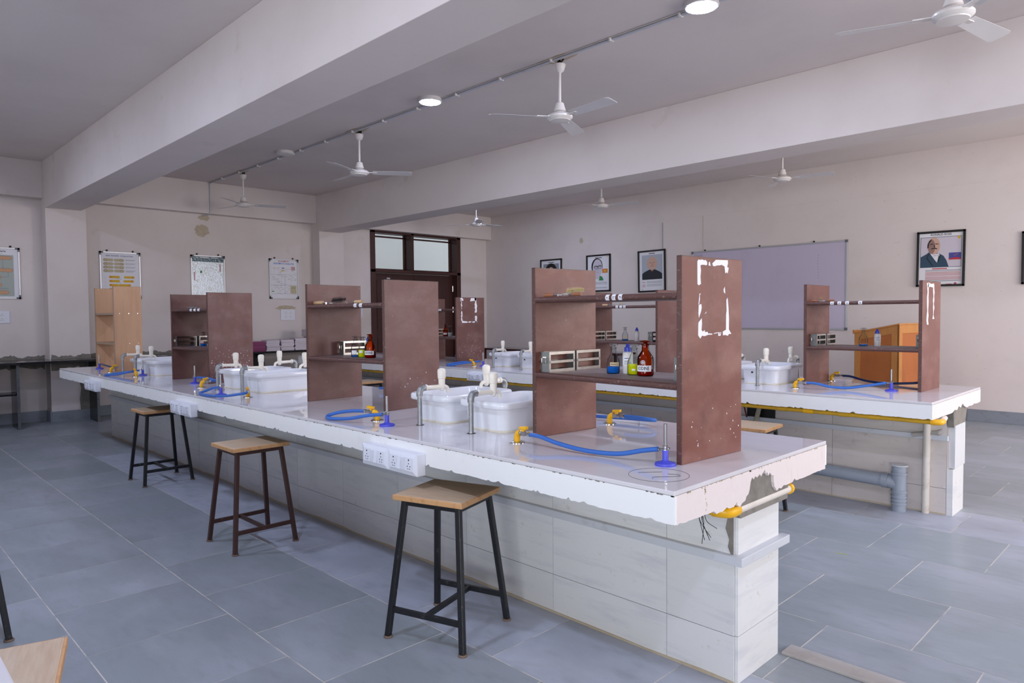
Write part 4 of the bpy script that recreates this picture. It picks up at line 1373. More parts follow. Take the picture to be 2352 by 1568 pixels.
def brush(label, x, y, z, ang, m, L=.07, rad=.016, n=420, wire=.08):
    t = thing('tube_brush', label, 'brush', (x, y, z), ang)
    put('wire_stem', MB().tube([(-wire, 0, .006), (0, 0, .012), (L, 0, .018)], .0014, 6), 'steel', t, local=True)
    rg_ = random.Random(n)
    b = MB()
    for k in range(n):
        u = rg_.random()
        a = rg_.uniform(0, 2 * PI)
        rr_ = rad * (0.55 + .5 * math.sin(PI * min(1, .15 + u * .85))) * rg_.uniform(.75, 1.1)
        p = Vector((u * L, 0, .012 + .006 * u + rad * .55))
        q = p + Vector((rg_.uniform(-.004, .004), rr_ * math.cos(a), rr_ * math.sin(a)))
        w = Vector((.0006, 0, 0))
        i = len(b.v)
        b.v += [tuple(p - w), tuple(p + w), tuple(q)]
        b.f.append((i, i + 1, i + 2))
    o_ = put('bristles', b, m, t, local=True)
    o_['kind'] = 'stuff'
    return t


holder('wooden-handled tube holder with black end on the IODINE unit upper shelf', -.985, .45, R(10), .12)
holder('wooden-handled tube holder pointing outward on the IODINE unit upper shelf', -.765, .455, R(178), .12)
brush('blond-bristled tube brush on the IODINE unit upper shelf', -.89, .50, ZS2 + .004, R(20), 'bristleblond', L=.085, rad=.019, n=700)
holder('pale-handled tube holder beside the black brush', -3.12, .45, R(4), .22, 'handlepale', g=1.35)
brush('black-bristled tube brush on the second front shelf unit', -2.96, .49, ZS2, R(6), 'bristleblack', L=.15, rad=.028, n=900)
holder('pale-handled tube holder near the number stickers of the second front unit', -2.545, .46, R(176), .2, 'handlepale', g=1.2)
holder('steel tube holder on the small dark brown shelf unit', -5.36, .42, R(3), .3, 'steel')
holder('dark wooden tube holder on the white-drip unit upper shelf', -1.06, 3.67, R(8), .1)
brush('round blond brush on the white-drip unit upper shelf', -1.01, 3.70, ZS2, R(-45), 'bristleblond', L=.03, rad=.017, n=260, wire=.02)
holder('small wooden tube holder beside the stickers on the white-drip unit', -.885, 3.67, R(175), .11)
holder('yellowish wooden tube holder on the rear unit behind the IODINE unit', -3.12, 3.62, R(6), .14, 'handlepale')
brush('flat yellow brush on the rear unit behind the IODINE unit', -3.05, 3.8, ZS2, R(10), 'bristleblond', L=.07, rad=.012, n=200)


# ------------------------------------------------------------------ wall charts on the back wall (face +X)
def board_frame(t, y0, y1, z0, z1, x, m='alu', w=.018, d=.016, corners=True, hooks=True):
    fr = put('frame', MB().box(x, x + d, y0, y0 + w, z0, z1).box(x, x + d, y1 - w, y1, z0, z1).box(x, x + d, y0, y1, z0, z0 + w).box(x, x + d, y0, y1, z1 - w, z1), m, t, bevel=.002)
    if corners:
        for y, sy in ((y0, 1), (y1, -1)):
            for z, sz in ((z0, 1), (z1, -1)):
                a, b = sorted((y - .002 * sy, y + .05 * sy))
                c, d_ = sorted((z - .002 * sz, z + .022 * sz))
                e, f = sorted((y - .002 * sy, y + .022 * sy))
                g_, h = sorted((z - .002 * sz, z + .05 * sz))
                put('corner_cap', MB().box(x - .001, x + d + .002, a, b, c, d_).box(x - .001, x + d + .002, e, f, g_, h), 'alucorner', fr)
    if hooks:
        for y in (y0 + .10, y1 - .10):
            put('hanging_hook', MB().tube([(x, y, z1 + .016), (x + .012, y, z1 + .016)], .014, 10), 'black', fr)
    return fr


def quadx(mb, x, y0, y1, z0, z1, d=.0008):
    return mb.box(x, x + d, y0, y1, z0, z1)


def capsule(mb, x, y0, y1, z, h, d=.0008):
    r = h / 2
    p = []
    for k in range(9):
        a = -PI / 2 + PI * k / 8
        p.append((y1 - r + r * math.cos(a), z + r * math.sin(a)))
    for k in range(9):
        a = PI / 2 + PI * k / 8
        p.append((y0 + r + r * math.cos(a), z + r * math.sin(a)))
    return mb.prism(p, 'x', x, x + d)


def ringx(mb, x, y, z, r, w=.002):
    return mb.tube([(x, y + r * math.cos(2 * PI * k / 14), z + r * math.sin(2 * PI * k / 14)) for k in range(15)], w, 4)


def textx(mb, s, size, x, y, z, align='CENTER', bold=False, xs=1.0):
    return text_mb(mb, s, size, lambda u, v: (x, y + u, z + v), align, bold, xs)


XW = XB + .001
# 1: bacteria chart, cut by the picture edge
t = thing('wall_chart', 'framed bacteria chart with tan rods cut by the picture edge', 'poster', (XW, -.28, 1.7))
y0, y1, zb_, zt_ = -.56, -.012, 1.705, 2.395
board_frame(t, y0, y1, zb_, zt_, XW)
put('sheet', quadx(MB(), XW + .004, y0 + .016, y1 - .016, zb_ + .016, zt_ - .016, .002), 'paper', t)
xs_ = XW + .0065
put('diagram_field', quadx(MB(), xs_, y0 + .04, y1 - .07, zb_ + .035, zt_ - .10), 'printgreen', t)
m1, m2 = MB(), MB()
for z, e_ in ((2.255, -.105), (2.09, -.095), (1.995, -.225), (1.89, -.222), (1.79, -.145)):
    capsule(m1, xs_ + .0008, y0 + .06, e_, z, .042)
    capsule(m2, xs_ + .0005, y0 + .056, e_ + .004, z, .050)
put('rod_outline', m2, 'sepia', t)
put('rod', m1, 'tan', t)
put('arrow', quadx(quadx(quadx(MB(), xs_ + .001, -.205, -.2, 2.12, 2.225), xs_ + .001, -.15, -.145, 2.0, 2.06), xs_ + .001, -.2, -.145, 1.996, 2.001).prism([(-.212, 2.128), (-.193, 2.128), (-.2025, 2.112)], 'x', xs_ + .001, xs_ + .002).prism([(-.2, 2.005), (-.2, 1.99), (-.215, 1.998)], 'x', xs_ + .001, xs_ + .002), 'inkgrey', t)
put('heading', textx(MB(), 'Bacteria', .036, xs_, -.165, 2.345, 'RIGHT', True), 'ink', t)
put('heading', textx(MB(), 'on', .024, xs_, -.235, 2.320, 'RIGHT'), 'ink', t)
put('text_lines', quadx(quadx(quadx(MB(), xs_ + .001, -.27, -.15, 1.845, 1.85), xs_ + .001, -.27, -.145, 1.836, 1.841), xs_, -.26, -.20, 2.304, 2.307), 'inkgrey', t)

# 2: gene transfer chart
t = thing('wall_chart', 'framed GENE TRANSFER chart with yellow cells above the pale wooden shelf', 'poster', (XW, 1.23, 1.72))
y0, y1, zb_, zt_ = .955, 1.505, 1.72, 2.412
board_frame(t, y0, y1, zb_, zt_, XW)
put('sheet', quadx(MB(), XW + .004, y0 + .016, y1 - .016, zb_ + .016, zt_ - .016, .002), 'paper', t)
put('heading', textx(MB(), 'GENE TRANSFER : CONJUGATION', .026, xs_, 1.22, 2.352, bold=True, xs=.92), 'inknavy', t)
k1, k2, k3, k4, k5 = MB(), MB(), MB(), MB(), MB()
for i, z in enumerate((2.29, 2.235, 2.183, 2.13)):
    capsule(k1, xs_, 1.0, 1.14, z, .042)
    capsule(k1, xs_, 1.145, 1.285, z, .042)
    ringx(k2, xs_ + .001, 1.035, z, .018)
    ringx(k2, xs_ + .001, 1.245, z, .018)
    for j in range(2 + (i == 3)):
        quadx(k3, xs_, 1.30, 1.44 - .02 * j, z + .008 - .012 * j, z + .012 - .012 * j)
for i, (z, a, b, c, d_) in enumerate(((2.04, 1.075, 1.22, 1.275, 1.42), (1.98, 1.075, 1.22, 1.265, 1.41), (1.92, 1.075, 1.2, 1.2, 1.37), (1.86, 1.075, 1.2, 1.2, 1.37))):
    capsule(k4, xs_, a, b, z, .034)
    capsule(k4, xs_, c, d_, z, .034)
    ringx(k5, xs_ + .001, a + .022, z, .012, .003)
    ringx(k5, xs_ + .001, d_ - .024, z, .012, .003)
    quadx(k3, xs_, 1.02, 1.03, z - .014, z - .010)
    quadx(k3, xs_, 1.17, 1.235, z - .03, z - .026)
put('pale_cell', k1, 'khaki', t)
put('cell_ring', k2, 'sepia', t)
put('text_lines', k3, 'inkgrey', t)
put('yellow_cell', k4, 'mustard', t)
put('orange_ring', k5, 'orangeprint', t)

# 3: foil-covered chart
t = thing('wall_chart', 'framed chart under crinkled shiny film with a dark top band', 'poster', (XW, 2.51, 1.72))
y0, y1, zb_, zt_ = 2.245, 2.785, 1.72, 2.43
board_frame(t, y0, y1, zb_, zt_, XW)
put('film_sheet', quadx(MB(), XW + .004, y0 + .016, y1 - .016, zb_ + .016, zt_ - .015, .003), 'foil', t)
put('dark_band', quadx(MB(), xs_ + .001, y0 + .016, y1 - .016, zt_ - .105, zt_ - .02), 'foildark', t)
put('heading_strip', quadx(quadx(quadx(MB(), xs_ + .002, 2.32, 2.37, zt_ - .042, zt_ - .03), xs_ + .002, 2.385, 2.53, zt_ - .043, zt_ - .029), xs_ + .002, 2.56, 2.68, zt_ - .042, zt_ - .032), 'paper', t)
m_ = MB()
rg3 = random.Random(12)
for _ in range(26):
    y, z = rg3.uniform(2.28, 2.75), rg3.uniform(1.8, 2.3)
    ringx(m_, xs_ + .001, y, z, rg3.uniform(.01, .03), .0016)
put('faded_diagram', m_, 'khaki', t)
put('green_mark', MB().prism(blob(2.405, 2.16, .018, .025, rg3, 9), 'x', xs_ + .001, xs_ + .002), 'greenprint', t)
put('red_mark', quadx(quadx(MB(), xs_ + .001, 2.70, 2.72, 2.17, 2.3), xs_ + .001, 2.29, 2.31, 2.02, 2.16), 'inkpink', t)

# 4: biochemistry chart
t = thing('wall_chart', 'framed BIOCHEMISTRY ENZYMATIC ANALYSIS chart above a switch plate', 'poster', (XW, 3.82, 1.74))
y0, y1, zb_, zt_ = 3.55, 4.09, 1.745, 2.435
board_frame(t, y0, y1, zb_, zt_, XW)
put('sheet', quadx(MB(), XW + .004, y0 + .016, y1 - .016, zb_ + .016, zt_ - .016, .002), 'paper', t)
put('heading', textx(MB(), 'BIOCHEMISTRY', .030, xs_, 3.82, 2.395, bold=True), 'inkred', t)
put('heading', textx(MB(), 'ENZYMATIC ANALYSIS', .040, xs_, 3.82, 2.355, bold=True, xs=.93), 'inkblue', t)
m_ = MB()
for z in (2.165, 1.98, 1.83):
    quadx(m_, xs_, 3.58, 4.06, z, z + .003)
quadx(m_, xs_, 3.835, 3.838, 1.83, 2.165)
for _ in range(60):
    y, z = rg3.uniform(3.58, 4.03), rg3.uniform(1.82, 2.31)
    quadx(m_, xs_, y, y + rg3.uniform(.015, .05), z, z + .004)
put('text_lines', m_, 'inkgrey', t)
m_ = MB()
for cy, cz in ((3.63, 2.09), (3.70, 2.05), (3.75, 2.03), (3.96, 2.08)):
    ringx(m_, xs_ + .0006, cy, cz, .022, .0012)
put('curve_sketch', m_, 'inkgrey', t)
put('yellow_tag', quadx(quadx(MB(), xs_, 3.77, 3.83, 2.225, 2.24), xs_, 3.63, 3.65, 2.27, 2.285), 'mustard', t)
put('green_tag', quadx(quadx(quadx(MB(), xs_, 3.59, 3.635, 1.865, 1.88), xs_, 3.97, 3.98, 1.92, 1.95), xs_, 4.005, 4.015, 1.92, 1.95), 'greenprint', t)
put('blue_tag', quadx(MB(), xs_, 3.78, 3.83, 2.272, 2.286), 'inknavy', t)
put('beige_box', quadx(MB(), xs_ - .0002, 3.935, 4.05, 1.84, 1.975), 'khaki', t)
put('pink_box', quadx(MB(), xs_ - .0002, 3.955, 4.03, 2.245, 2.31), 'inkpink', t)


def plate(label, y0, y1, z0, z1):
    t = thing('switch_plate', label, 'switch plate', (XW, (y0 + y1) / 2, z0))
    put('plate', MB().box(XW, XW + .012, y0, y1, z0, z1), 'socketwhite', t, bevel=.003)
    a, b = y0 + (y1 - y0) * .2, y1 - (y1 - y0) * .16
    for z, h in ((z0 + (z1 - z0) * .55, (z1 - z0) * .3), (z0 + (z1 - z0) * .16, (z1 - z0) * .32)):
        i = put('insert', MB().box(XW + .012, XW + .015, a, b, z, z + h), 'paper', t)
        m_ = MB()
        for y in (a + (b - a) * .25, a + (b - a) * .75):
            for dy, dz in ((0, .012), (-.012, -.01), (.012, -.01)):
                m_.box(XW + .0145, XW + .0155, y + dy - .004, y + dy + .004, z + h / 2 + dz - .004, z + h / 2 + dz + .004)
        put('pin_holes', m_, 'inkgrey', i)


plate('white socket plate below the bacteria chart at the picture edge', -.42, -.145, 1.375, 1.54)
plate('white socket plate with patched plaster below the ENZYMATIC ANALYSIS chart', 3.745, 4.01, 1.37, 1.56)
plate('white switch plate beside the dark door frame', 5.18, 5.40, 1.40, 1.60)

# ------------------------------------------------------------------ portraits and whiteboard on the right wall (face -Y)
YF = YW - .001


def quady(mb, y, x0, x1, z0, z1, d=.0008):
    return mb.box(x0, x1, y - d, y, z0, z1)


def polyy(mb, y, poly, d=.0008):
    return mb.prism(poly, 'y', y - d, y)


def ell(cx, cz, rx, rz, n=22, a0=0, a1=360):
    return [(cx + rx * math.cos(R(a0 + (a1 - a0) * k / n)), cz + rz * math.sin(R(a0 + (a1 - a0) * k / n))) for k in range(n)]


def portrait(label, x0, x1, z0, z1, tilt=0.0):
    t = thing('portrait', label, 'picture', ((x0 + x1) / 2, YF, z0))
    w = .028
    put('frame', MB().box(x0, x0 + w, YF - .028, YF, z0, z1).box(x1 - w, x1, YF - .028, YF, z0, z1).box(x0, x1, YF - .028, YF, z0, z0 + w).box(x0, x1, YF - .028, YF, z1 - w, z1), 'frameblack', t, bevel=.003)
    put('print_sheet', quady(MB(), YF - .008, x0 + w * .8, x1 - w * .8, z0 + w * .8, z1 - w * .8, .002), 'paper', t)
    return t, (lambda u: x0 + (x1 - x0) * u), (lambda v: z1 - (z1 - z0) * v), YF - .0105


def ptext(t, s, size, x, z, y, m='ink', bold=True, xs=1.0):
    put('heading', text_mb(MB(), s, size, lambda u, v: (x + u, y, z + v), bold=bold, xs=xs), m, t)


def lines(t, name, m, y, x0, x1, zs, h):
    b = MB()
    for z in zs:
        quady(b, y, x0, x1, z - h, z)
    put(name, b, m, t)


# a: woman
t, U, V, Y = portrait('framed portrait of a dark-haired woman half hidden by the IODINE shelf', -8.63, -8.045, 1.83, 2.55)
put('photo_field', quady(MB(), Y, U(.14), U(.86), V(.62), V(.13)), 'inkgrey', t)
put('hair_shape', polyy(MB(), Y - .001, ell(U(.5), V(.38), .17, .19) ), 'hair', t)
put('face_shape', polyy(MB(), Y - .002, ell(U(.5), V(.42), .10, .14)), 'skin', t)
put('clothes_shape', polyy(MB(), Y - .0015, [(U(.2), V(.62)), (U(.8), V(.62)), (U(.7), V(.54)), (U(.3), V(.54))]), 'shirt', t)
lines(t, 'text_lines', 'inkgrey', Y, U(.15), U(.85), [V(.7 + .04 * i) for i in range(6)], .008)
lines(t, 'title_line', 'ink', Y, U(.36), U(.64), [V(.085)], .012)
# b: man with glasses
t, U, V, Y = portrait('framed portrait of a man with dark glasses and green jacket', -7.41, -6.83, 1.855, 2.56)
put('hair_shape', polyy(MB(), Y, ell(U(.44), V(.32), .135, .16)), 'hair', t)
put('face_shape', polyy(MB(), Y - .001, ell(U(.46), V(.36), .115, .17)), 'printlilac', t)
put('glasses', MB().tube([(U(.34), Y - .003, V(.33)), (U(.62), Y - .003, V(.31))], .005, 5).tube([(p, Y - .003, q) for p, q in ell(U(.40), V(.34), .042, .03)], .004, 5).tube([(p, Y - .003, q) for p, q in ell(U(.56), V(.33), .042, .03)], .004, 5), 'ink', t)
put('face_line', MB().tube([(U(.48), Y - .003, V(.35)), (U(.50), Y - .003, V(.43)), (U(.46), Y - .003, V(.44))], .003, 5).tube([(U(.42), Y - .003, V(.49)), (U(.52), Y - .003, V(.485))], .003, 5), 'inkgrey', t)
put('collar_shape', polyy(MB(), Y - .002, [(U(.34), V(.66)), (U(.36), V(.58)), (U(.46), V(.55)), (U(.56), V(.57)), (U(.6), V(.66))]), 'printlilac', t)
put('jacket_shape', polyy(MB(), Y - .0025, [(U(.52), V(.70)), (U(.56), V(.57)), (U(.66), V(.60)), (U(.72), V(.70))]), 'greenprint', t)
put('orange_inset', quady(MB(), Y, U(.66), U(.88), V(.50), V(.39)), 'orangeprint', t)
put('inset_mark', polyy(MB(), Y - .001, ell(U(.77), V(.445), .03, .02)), 'mustard', t)
lines(t, 'text_lines', 'inkgrey', Y, U(.15), U(.85), [V(.74 + .025 * i) for i in range(3)] + [V(.88), V(.90)], .006)
lines(t, 'title_line', 'ink', Y, U(.36), U(.64), [V(.075)], .012)
put('gold_seal', polyy(MB(), Y, ell(U(.86), V(.075), .01, .012, 10)), 'mustard', t)
# c: bald man in a dark shirt
t, U, V, Y = portrait('framed portrait of a bald man in a black shirt beside the whiteboard', -6.20, -5.62, 1.815, 2.56)
t.rotation_euler = (0, R(-.8), 0)
put('photo_field', quady(MB(), Y, U(.14), U(.88), V(.70), V(.11)), 'printbg', t)
put('shirt_shape', polyy(MB(), Y - .001, [(U(.15), V(.70)), (U(.15), V(.56)), (U(.22), V(.52)), (U(.42), V(.46)), (U(.6), V(.46)), (U(.78), V(.52)), (U(.87), V(.57)), (U(.87), V(.70))]), 'shirt', t)
put('neck_shape', polyy(MB(), Y - .0015, [(U(.42), V(.38)), (U(.62), V(.38)), (U(.58), V(.47)), (U(.52), V(.515)), (U(.45), V(.47))]), 'skindark', t)
put('head_shape', polyy(MB(), Y - .002, ell(U(.52), V(.31), .105, .125)), 'skin', t)
put('hair_shape', polyy(MB(), Y - .0025, ell(U(.52), V(.29), .108, .105, 14, 20, 160) + list(reversed(ell(U(.52), V(.26), .085, .07, 14, 15, 165)))), 'hairgrey', t)
put('ear', polyy(MB(), Y - .0022, ell(U(.335), V(.33), .012, .025, 10)), 'skin', t)
put('face_line', MB().tube([(U(.43), Y - .004, V(.30)), (U(.49), Y - .004, V(.298))], .004, 5).tube([(U(.56), Y - .004, V(.298)), (U(.62), Y - .004, V(.30))], .004, 5)
    .tube([(U(.47), Y - .004, V(.385)), (U(.58), Y - .004, V(.38))], .003, 5).tube([(U(.53), Y - .004, V(.31)), (U(.545), Y - .004, V(.35)), (U(.51), Y - .004, V(.355))], .003, 5), 'skindark', t)
lines(t, 'text_lines', 'inkgrey', Y, U(.32), U(.86), [V(.745), V(.775), V(.82), V(.85)], .007)
lines(t, 'red_lines', 'inkred', Y, U(.14), U(.26), [V(.76), V(.82), V(.86)], .007)
lines(t, 'title_line', 'ink', Y, U(.40), U(.62), [V(.07)], .012)
put('gold_seal', polyy(MB(), Y, ell(U(.16), V(.935), .012, .014, 10)), 'khaki', t)
# d: man with moustache, coat and bow tie
t, U, V, Y = portrait('framed RONALD ROSS print of a moustached man in a blue suit', -1.672, -1.108, 1.755, 2.488)
t.rotation_euler = (0, R(.6), 0)
ptext(t, 'RONALD ROSS', .036, U(.5), V(.068), Y)
put('photo_field', quady(MB(), Y, U(.075), U(.925), V(.655), V(.105)), 'printlilac', t)
fr_ = MB()
for a in ((U(.075), U(.925), V(.112), V(.105)), (U(.075), U(.925), V(.655), V(.648)), (U(.075), U(.083), V(.655), V(.105)), (U(.917), U(.925), V(.655), V(.105))):
    quady(fr_, Y - .001, *a)
put('photo_border', fr_, 'suit', t)
put('suit_shape', polyy(MB(), Y - .001, [(U(.085), V(.648)), (U(.085), V(.46)), (U(.20), V(.41)), (U(.26), V(.375)), (U(.46), V(.40)), (U(.56), V(.45)), (U(.62), V(.53)), (U(.67), V(.648))]), 'suit', t)
put('lapel', MB().tube([(U(.26), Y - .003, V(.40)), (U(.22), Y - .003, V(.48)), (U(.34), Y - .003, V(.62))], .004, 5).tube([(U(.5), Y - .003, V(.44)), (U(.46), Y - .003, V(.56))], .004, 5), 'ink', t)
put('shirt_front', polyy(MB(), Y - .0015, [(U(.25), V(.365)), (U(.34), V(.42)), (U(.47), V(.40)), (U(.43), V(.57)), (U(.38), V(.52))]), 'paper', t)
put('bow_tie', polyy(MB(), Y - .0045, [(U(.36), V(.425)), (U(.42), V(.435)), (U(.48), V(.415)), (U(.48), V(.45)), (U(.42), V(.445)), (U(.36), V(.46))]), 'printlilac', t)
put('head_shape', polyy(MB(), Y - .002, ell(U(.355), V(.265), .075, .112)), 'skin', t)
put('shaded_cheek', polyy(MB(), Y - .0024, ell(U(.31), V(.28), .042, .095)), 'sepia', t)
put('hair_shape', polyy(MB(), Y - .0026, [(U(.22), V(.30)), (U(.225), V(.23)), (U(.26), V(.17)), (U(.32), V(.135)), (U(.30), V(.17)), (U(.255), V(.22)), (U(.245), V(.30))]), 'hair', t)
put('face_line', MB().tube([(U(.28), Y - .004, V(.235)), (U(.34), Y - .004, V(.23))], .005, 5).tube([(U(.39), Y - .004, V(.23)), (U(.45), Y - .004, V(.235))], .005, 5)
    .tube([(U(.36), Y - .004, V(.245)), (U(.375), Y - .004, V(.29))], .004, 5).tube([(U(.31), Y - .004, V(.318)), (U(.37), Y - .004, V(.307)), (U(.425), Y - .004, V(.32))], .006, 5), 'hair', t)
put('blue_inset', quady(MB(), Y - .001, U(.67), U(.915), V(.525), V(.40)), 'inknavy', t)
put('red_inset', polyy(MB(), Y - .002, [(U(.67), V(.525)), (U(.915), V(.525)), (U(.915), V(.497)), (U(.80), V(.485)), (U(.67), V(.505))]), 'inkred', t)
put('inset_streak', MB().tube([(U(.77), Y - .003, V(.455)), (U(.86), Y - .003, V(.42))], .003, 5), 'orangeprint', t)
put('gold_seal', polyy(MB(), Y - .002, ell(U(.87), V(.132), .016, .019, 12)), 'mustard', t)
lines(t, 'red_lines', 'inkred', Y, U(.33), U(.64), [V(.672)], .012)
lines(t, 'text_lines', 'inkgrey', Y, U(.19), U(.92), [V(.70), V(.715), V(.885), V(.90)], .006)
lines(t, 'pink_lines', 'inkpink', Y, U(.19), U(.92), [V(.735 + .0155 * i) for i in range(5)] + [V(.82 + .0155 * i) for i in range(4)], .008)
lines(t, 'red_footer', 'inkred', Y, U(.62), U(.74), [V(.955)], .012)
put('emblem', MB().tube([(U(.80), Y - .002, V(.965)), (U(.80), Y - .002, V(.945)), (U(.815), Y - .002, V(.935)), (U(.83), Y - .002, V(.945)), (U(.83), Y - .002, V(.965))], .005, 5), 'inkred', t)
# e: next frame, only its edge in the picture
t, U, V, Y = portrait('black framed picture whose edge touches the picture border', -.505, .06, 1.75, 2.40)
put('photo_field', quady(MB(), Y, U(.1), U(.9), V(.65), V(.12)), 'printbg', t)

t = thing('whiteboard', 'large lilac-tinted whiteboard with aluminium frame on the wall', 'whiteboard', (-3.84, YF, 1.17))
x0, x1, z0, z1 = -5.105, -2.565, 1.165, 2.468
put('writing_surface', MB().box(x0 + .01, x1 - .01, YF - .014, YF - .002, z0 + .01, z1 - .01), 'board', t)
w = .025
put('frame', MB().box(x0, x0 + w, YF - .02, YF, z0, z1).box(x1 - w, x1, YF - .02, YF, z0, z1).box(x0, x1, YF - .02, YF, z0, z0 + w).box(x0, x1, YF - .02, YF, z1 - w, z1), 'alu', t, bevel=.002)
for x in (x0, x1):
    for z in (z0, z1):
        put('corner_cap', MB().box(x - .035 if x > -3 else x - .003, x + .003 if x > -3 else x + .035, YF - .023, YF, z - .003 if z < 2 else z - .035, z + .035 if z < 2 else z + .003), 'alucorner', t)
for x in (-4.86, -3.9, -3.05):
    put('hanging_hook', MB().tube([(x, YF, z1 + .012), (x, YF - .015, z1 + .012)], .013, 10), 'black', t)
put('handwriting', text_mb(MB(), 'Date', .085, lambda u, v: (-4.98 + u + v * .25, YF - .0145, 2.395 + v + u * .12)), 'inkgrey', t)
put('underline', MB().tube([(-5.06, YF - .0148, 2.345), (-4.9, YF - .0148, 2.37)], .003, 5), 'inkgrey', t)
m_ = MB()
for k in range(9):
    m_.box(-2.99 + .006 * math.sin(k), -2.98 + .006 * math.sin(k), YF - .0148, YF - .0138, 1.93 + k * .042, 1.945 + k * .042)
put('marker_smudge', m_, 'inkgrey', t)
single('hanging_wire', MB().tube([(-5.69, YF - .006, 2.57), (-5.692, YF - .006, 3.02)], .006, 6), 'inkgrey', 'thin dark wire hanging down to the bald man portrait', 'wire', (-5.69, YF, 2.57))

# ------------------------------------------------------------------ back counter, notebooks
t = thing('back_counter', 'black granite counter with slab legs along the back wall', 'counter', (-9.8, 0, 0))
CX = -9.55
wt = put('worktop', MB().box(-10.028, CX, -5.2, 4.85, .842, .872), 'granite', t, bevel=.003)
for a, b in ((-5.2, -3.92), (-3.40, .248), (.742, 4.368)):
    put('worktop_infill', MB().box(XB + .002, -10.029, a, b, .842, .872), 'granite', t)
for y in (-4.1, -2.6, -1.1, -.19, .72, 1.9, 3.1, 4.3):
    lg = put('slab_leg', MB().box(-10.0, CX - .06, y - .015, y + .015, 0, .842), 'granite', t)
    put('raw_edge', MB().box(CX - .061, CX - .055, y - .016, y + .016, 0, .842), 'graniteedge', lg)
put('under_shelf', MB().box(-10.0, CX - .1, -1.08, -.21, .44, .465), 'granite', t)
put('under_shelf', MB().box(-10.0, CX - .1, 3.12, 4.28, .50, .525), 'granite', t)
rg4 = random.Random(8)
for a, b, xx in ((-1.6, .24, XB), (.26, .735, -10.03), (.76, 2.9, XB)):
    p = [(a, .868)] + [(b, .868)]
    y = b
    pp = []
    while y > a:
        pp.append((y, .892 + rg4.uniform(0, .022) + .022 * abs(math.sin(y * 7)) + .01 * math.sin(y * 31)))
        y -= rg4.uniform(.012, .03)
    put('mortar_smear', MB().prism(p + pp, 'x', xx, xx + .004), 'concrete', t)
    pp = []
    y = b
    while y > a:
        pp.append((y, .80 - rg4.uniform(0, .05) - .04 * abs(math.sin(y * 5))))
        y -= rg4.uniform(.03, .08)
    put('mortar_smear', MB().prism([(a, .845), (b, .845)] + pp, 'x', xx, xx + .003), 'concrete', t)
m_ = MB().prism([(.60, .12), (.735, .12), (.735, .80), (.60, .80), (.585, .6), (.61, .45), (.59, .3)], 'x', -10.029, -10.026)
put('mortar_smear', m_, 'concrete', t)

nb = MB().box(-.085, .085, -.113, .113, .001, .0165)
nb_me = nb.mesh('notebook'); finish(nb_me, 'pages')
cv = MB().box(-.087, .087, -.116, .116, 0.0004, .0011).box(-.087, .087, -.116, .116, .0168, .0174).box(.0855, .087, -.116, .116, 0, .0176)
cv_me = cv.mesh('cover'); finish(cv_me, 'magenta')
nb_n = 0


ORD = ['topmost', 'second', 'third', 'fourth', 'fifth', 'sixth', 'seventh', 'eighth', 'ninth', 'tenth', 'eleventh', 'twelfth']


def notebook(x, y, z, rot, label, group):
    o_ = bpy.data.objects.new('notebook', nb_me)
    COL.objects.link(o_)
    o_.location = (x, y, z)
    o_.rotation_euler = (0, 0, rot)
    tag(o_, label, 'notebook', group)
    inst('cover', cv_me, o_, (0, 0, 0))


rg5 = random.Random(5)
STK = [(3.02, 9, 0, 'magenta stack beside the small dark shelf', 'magenta'), (3.27, 10, PI, 'first full white stack on the counter', 'white-edged'),
       (3.52, 10, PI, 'middle white stack on the counter', 'white-edged'), (3.77, 11, PI, 'white stack next to the raised one', 'white-edged'),
       (4.02, 12, PI, 'white stack under the raised pile', 'white-edged')]
for y, n, rot, lb, c in STK:
    for k in range(n):
        q = n - 1 - k
        notebook(-9.70 + rg5.uniform(-.008, .008), y + rg5.uniform(-.008, .008), .8725 + k * .0178, rot + R(rg5.uniform(-3, 3)),
                 '%s %s notebook%s of the %s' % (ORD[q], c, ' from top' if q else '', lb), 'notebooks stacked on the back counter')
for k in range(7):
    q = 6 - k
    notebook(-9.71 + rg5.uniform(-.006, .006), 3.985 + rg5.uniform(-.006, .006), .8725 + 12 * .0178 + k * .0178, R(rg5.uniform(-3, 3)),
             '%s magenta notebook%s of the raised pile on the last stack' % (ORD[q], ' from top' if q else ''), 'notebooks stacked on the back counter')

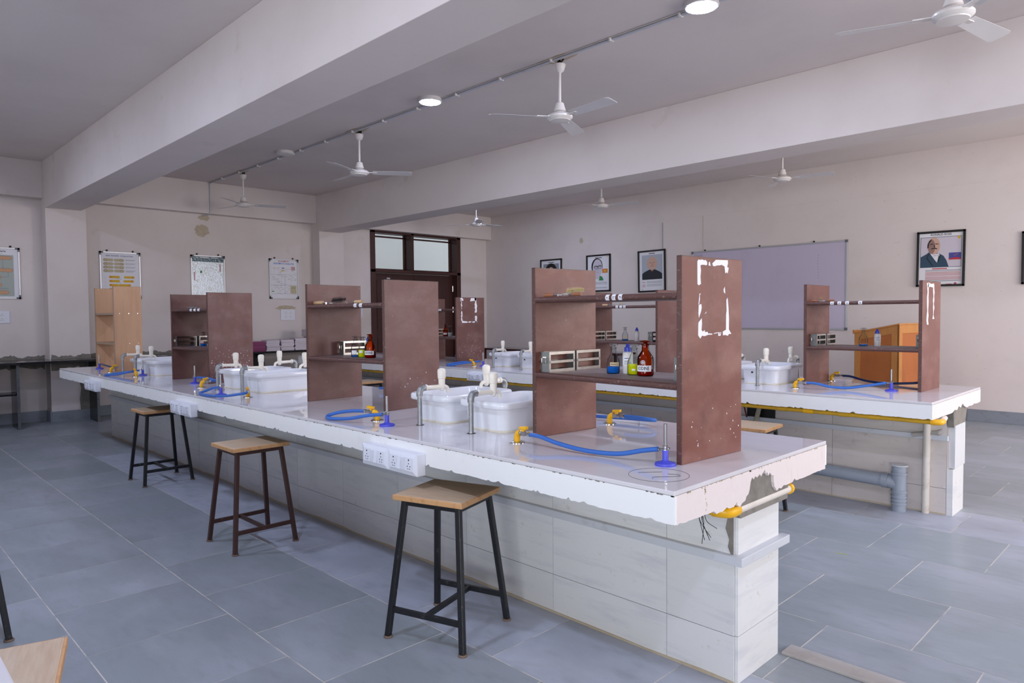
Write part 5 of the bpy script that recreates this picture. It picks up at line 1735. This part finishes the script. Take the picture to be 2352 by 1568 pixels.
# ------------------------------------------------------------------ low table by the right wall, lectern, floor bits
t = thing('long_table', 'long low dark-edged table along the wall below the portraits', 'table', (-8.0, 8.3, 0))
put('tabletop', MB().box(-9.9, -6.25, 8.08, 8.58, .695, .725), 'strip', t)
put('edge_band', MB().box(-9.9, -6.25, 8.07, 8.081, .69, .727).box(-6.251, -6.235, 8.07, 8.58, .69, .727), 'doorwood', t)
for x in (-9.8, -8.1, -6.35):
    for y in (8.12, 8.53):
        put('leg', MB().box(x - .02, x + .02, y - .02, y + .02, 0, .695), 'doorframe', t)

lt = thing('lectern', 'orange plywood lectern with sloped top behind the rear bench', 'lectern', (-2.07, 7.50, 0), R(-10))
D, Wd = .56, .62
zl, zh = 1.17, 1.28
def slope(x):
    return zl + (zh - zl) * x / D


for y in (0, Wd - .02):
    put('side_panel', MB().prism([(.03, 0), (D - .03, 0), (D - .03, slope(D - .03) - .03), (.03, slope(.03) - .03)], 'y', y + .006, y + .014), 'lecternply', lt, local=True)
    put('side_frame', MB().prism([(0, 0), (.075, 0), (.075, slope(.075) - .02), (0, zl - .02)], 'y', y, y + .02).prism([(D - .09, 0), (D, 0), (D, zh - .02), (D - .09, slope(D - .09) - .02)], 'y', y, y + .02)
        .prism([(.075, slope(.075) - .11), (D - .09, slope(D - .09) - .11), (D - .09, slope(D - .09) - .02), (.075, slope(.075) - .02)], 'y', y, y + .02)
        .box(.075, D - .09, y, y + .02, 0, .09), 'lecternframe', lt, local=True)
put('front_panel', MB().box(D - .014, D - .006, .02, Wd - .02, 0, zh - .04), 'lecternply', lt, local=True)
put('front_frame', MB().box(D - .02, D + .004, 0, .075, 0, zh - .02).box(D - .02, D + .004, Wd - .075, Wd, 0, zh - .02).box(D - .02, D + .004, .075, Wd - .075, zh - .12, zh - .02).box(D - .02, D + .004, .075, Wd - .075, 0, .1), 'lecternframe', lt, local=True)
put('reading_top', MB().prism([(-.02, slope(-.02) - .02), (D + .01, slope(D + .01) - .02), (D + .01, slope(D + .01)), (-.02, slope(-.02))], 'y', -.012, Wd + .012), 'lecternframe', lt, bevel=.003, local=True)
put('ledge', MB().box(-.025, -.005, 0, Wd, zl - .02, zl + .025), 'lecternframe', lt, local=True)

single('dry_leaf', MB().prism([(-.345, 2.27), (-.32, 2.285), (-.29, 2.283), (-.275, 2.292), (-.295, 2.296), (-.325, 2.294)], 'z', .001, .003), 'leaf', 'small pale dry leaf lying on the open floor', 'leaf', (-.316, 2.282, .001))
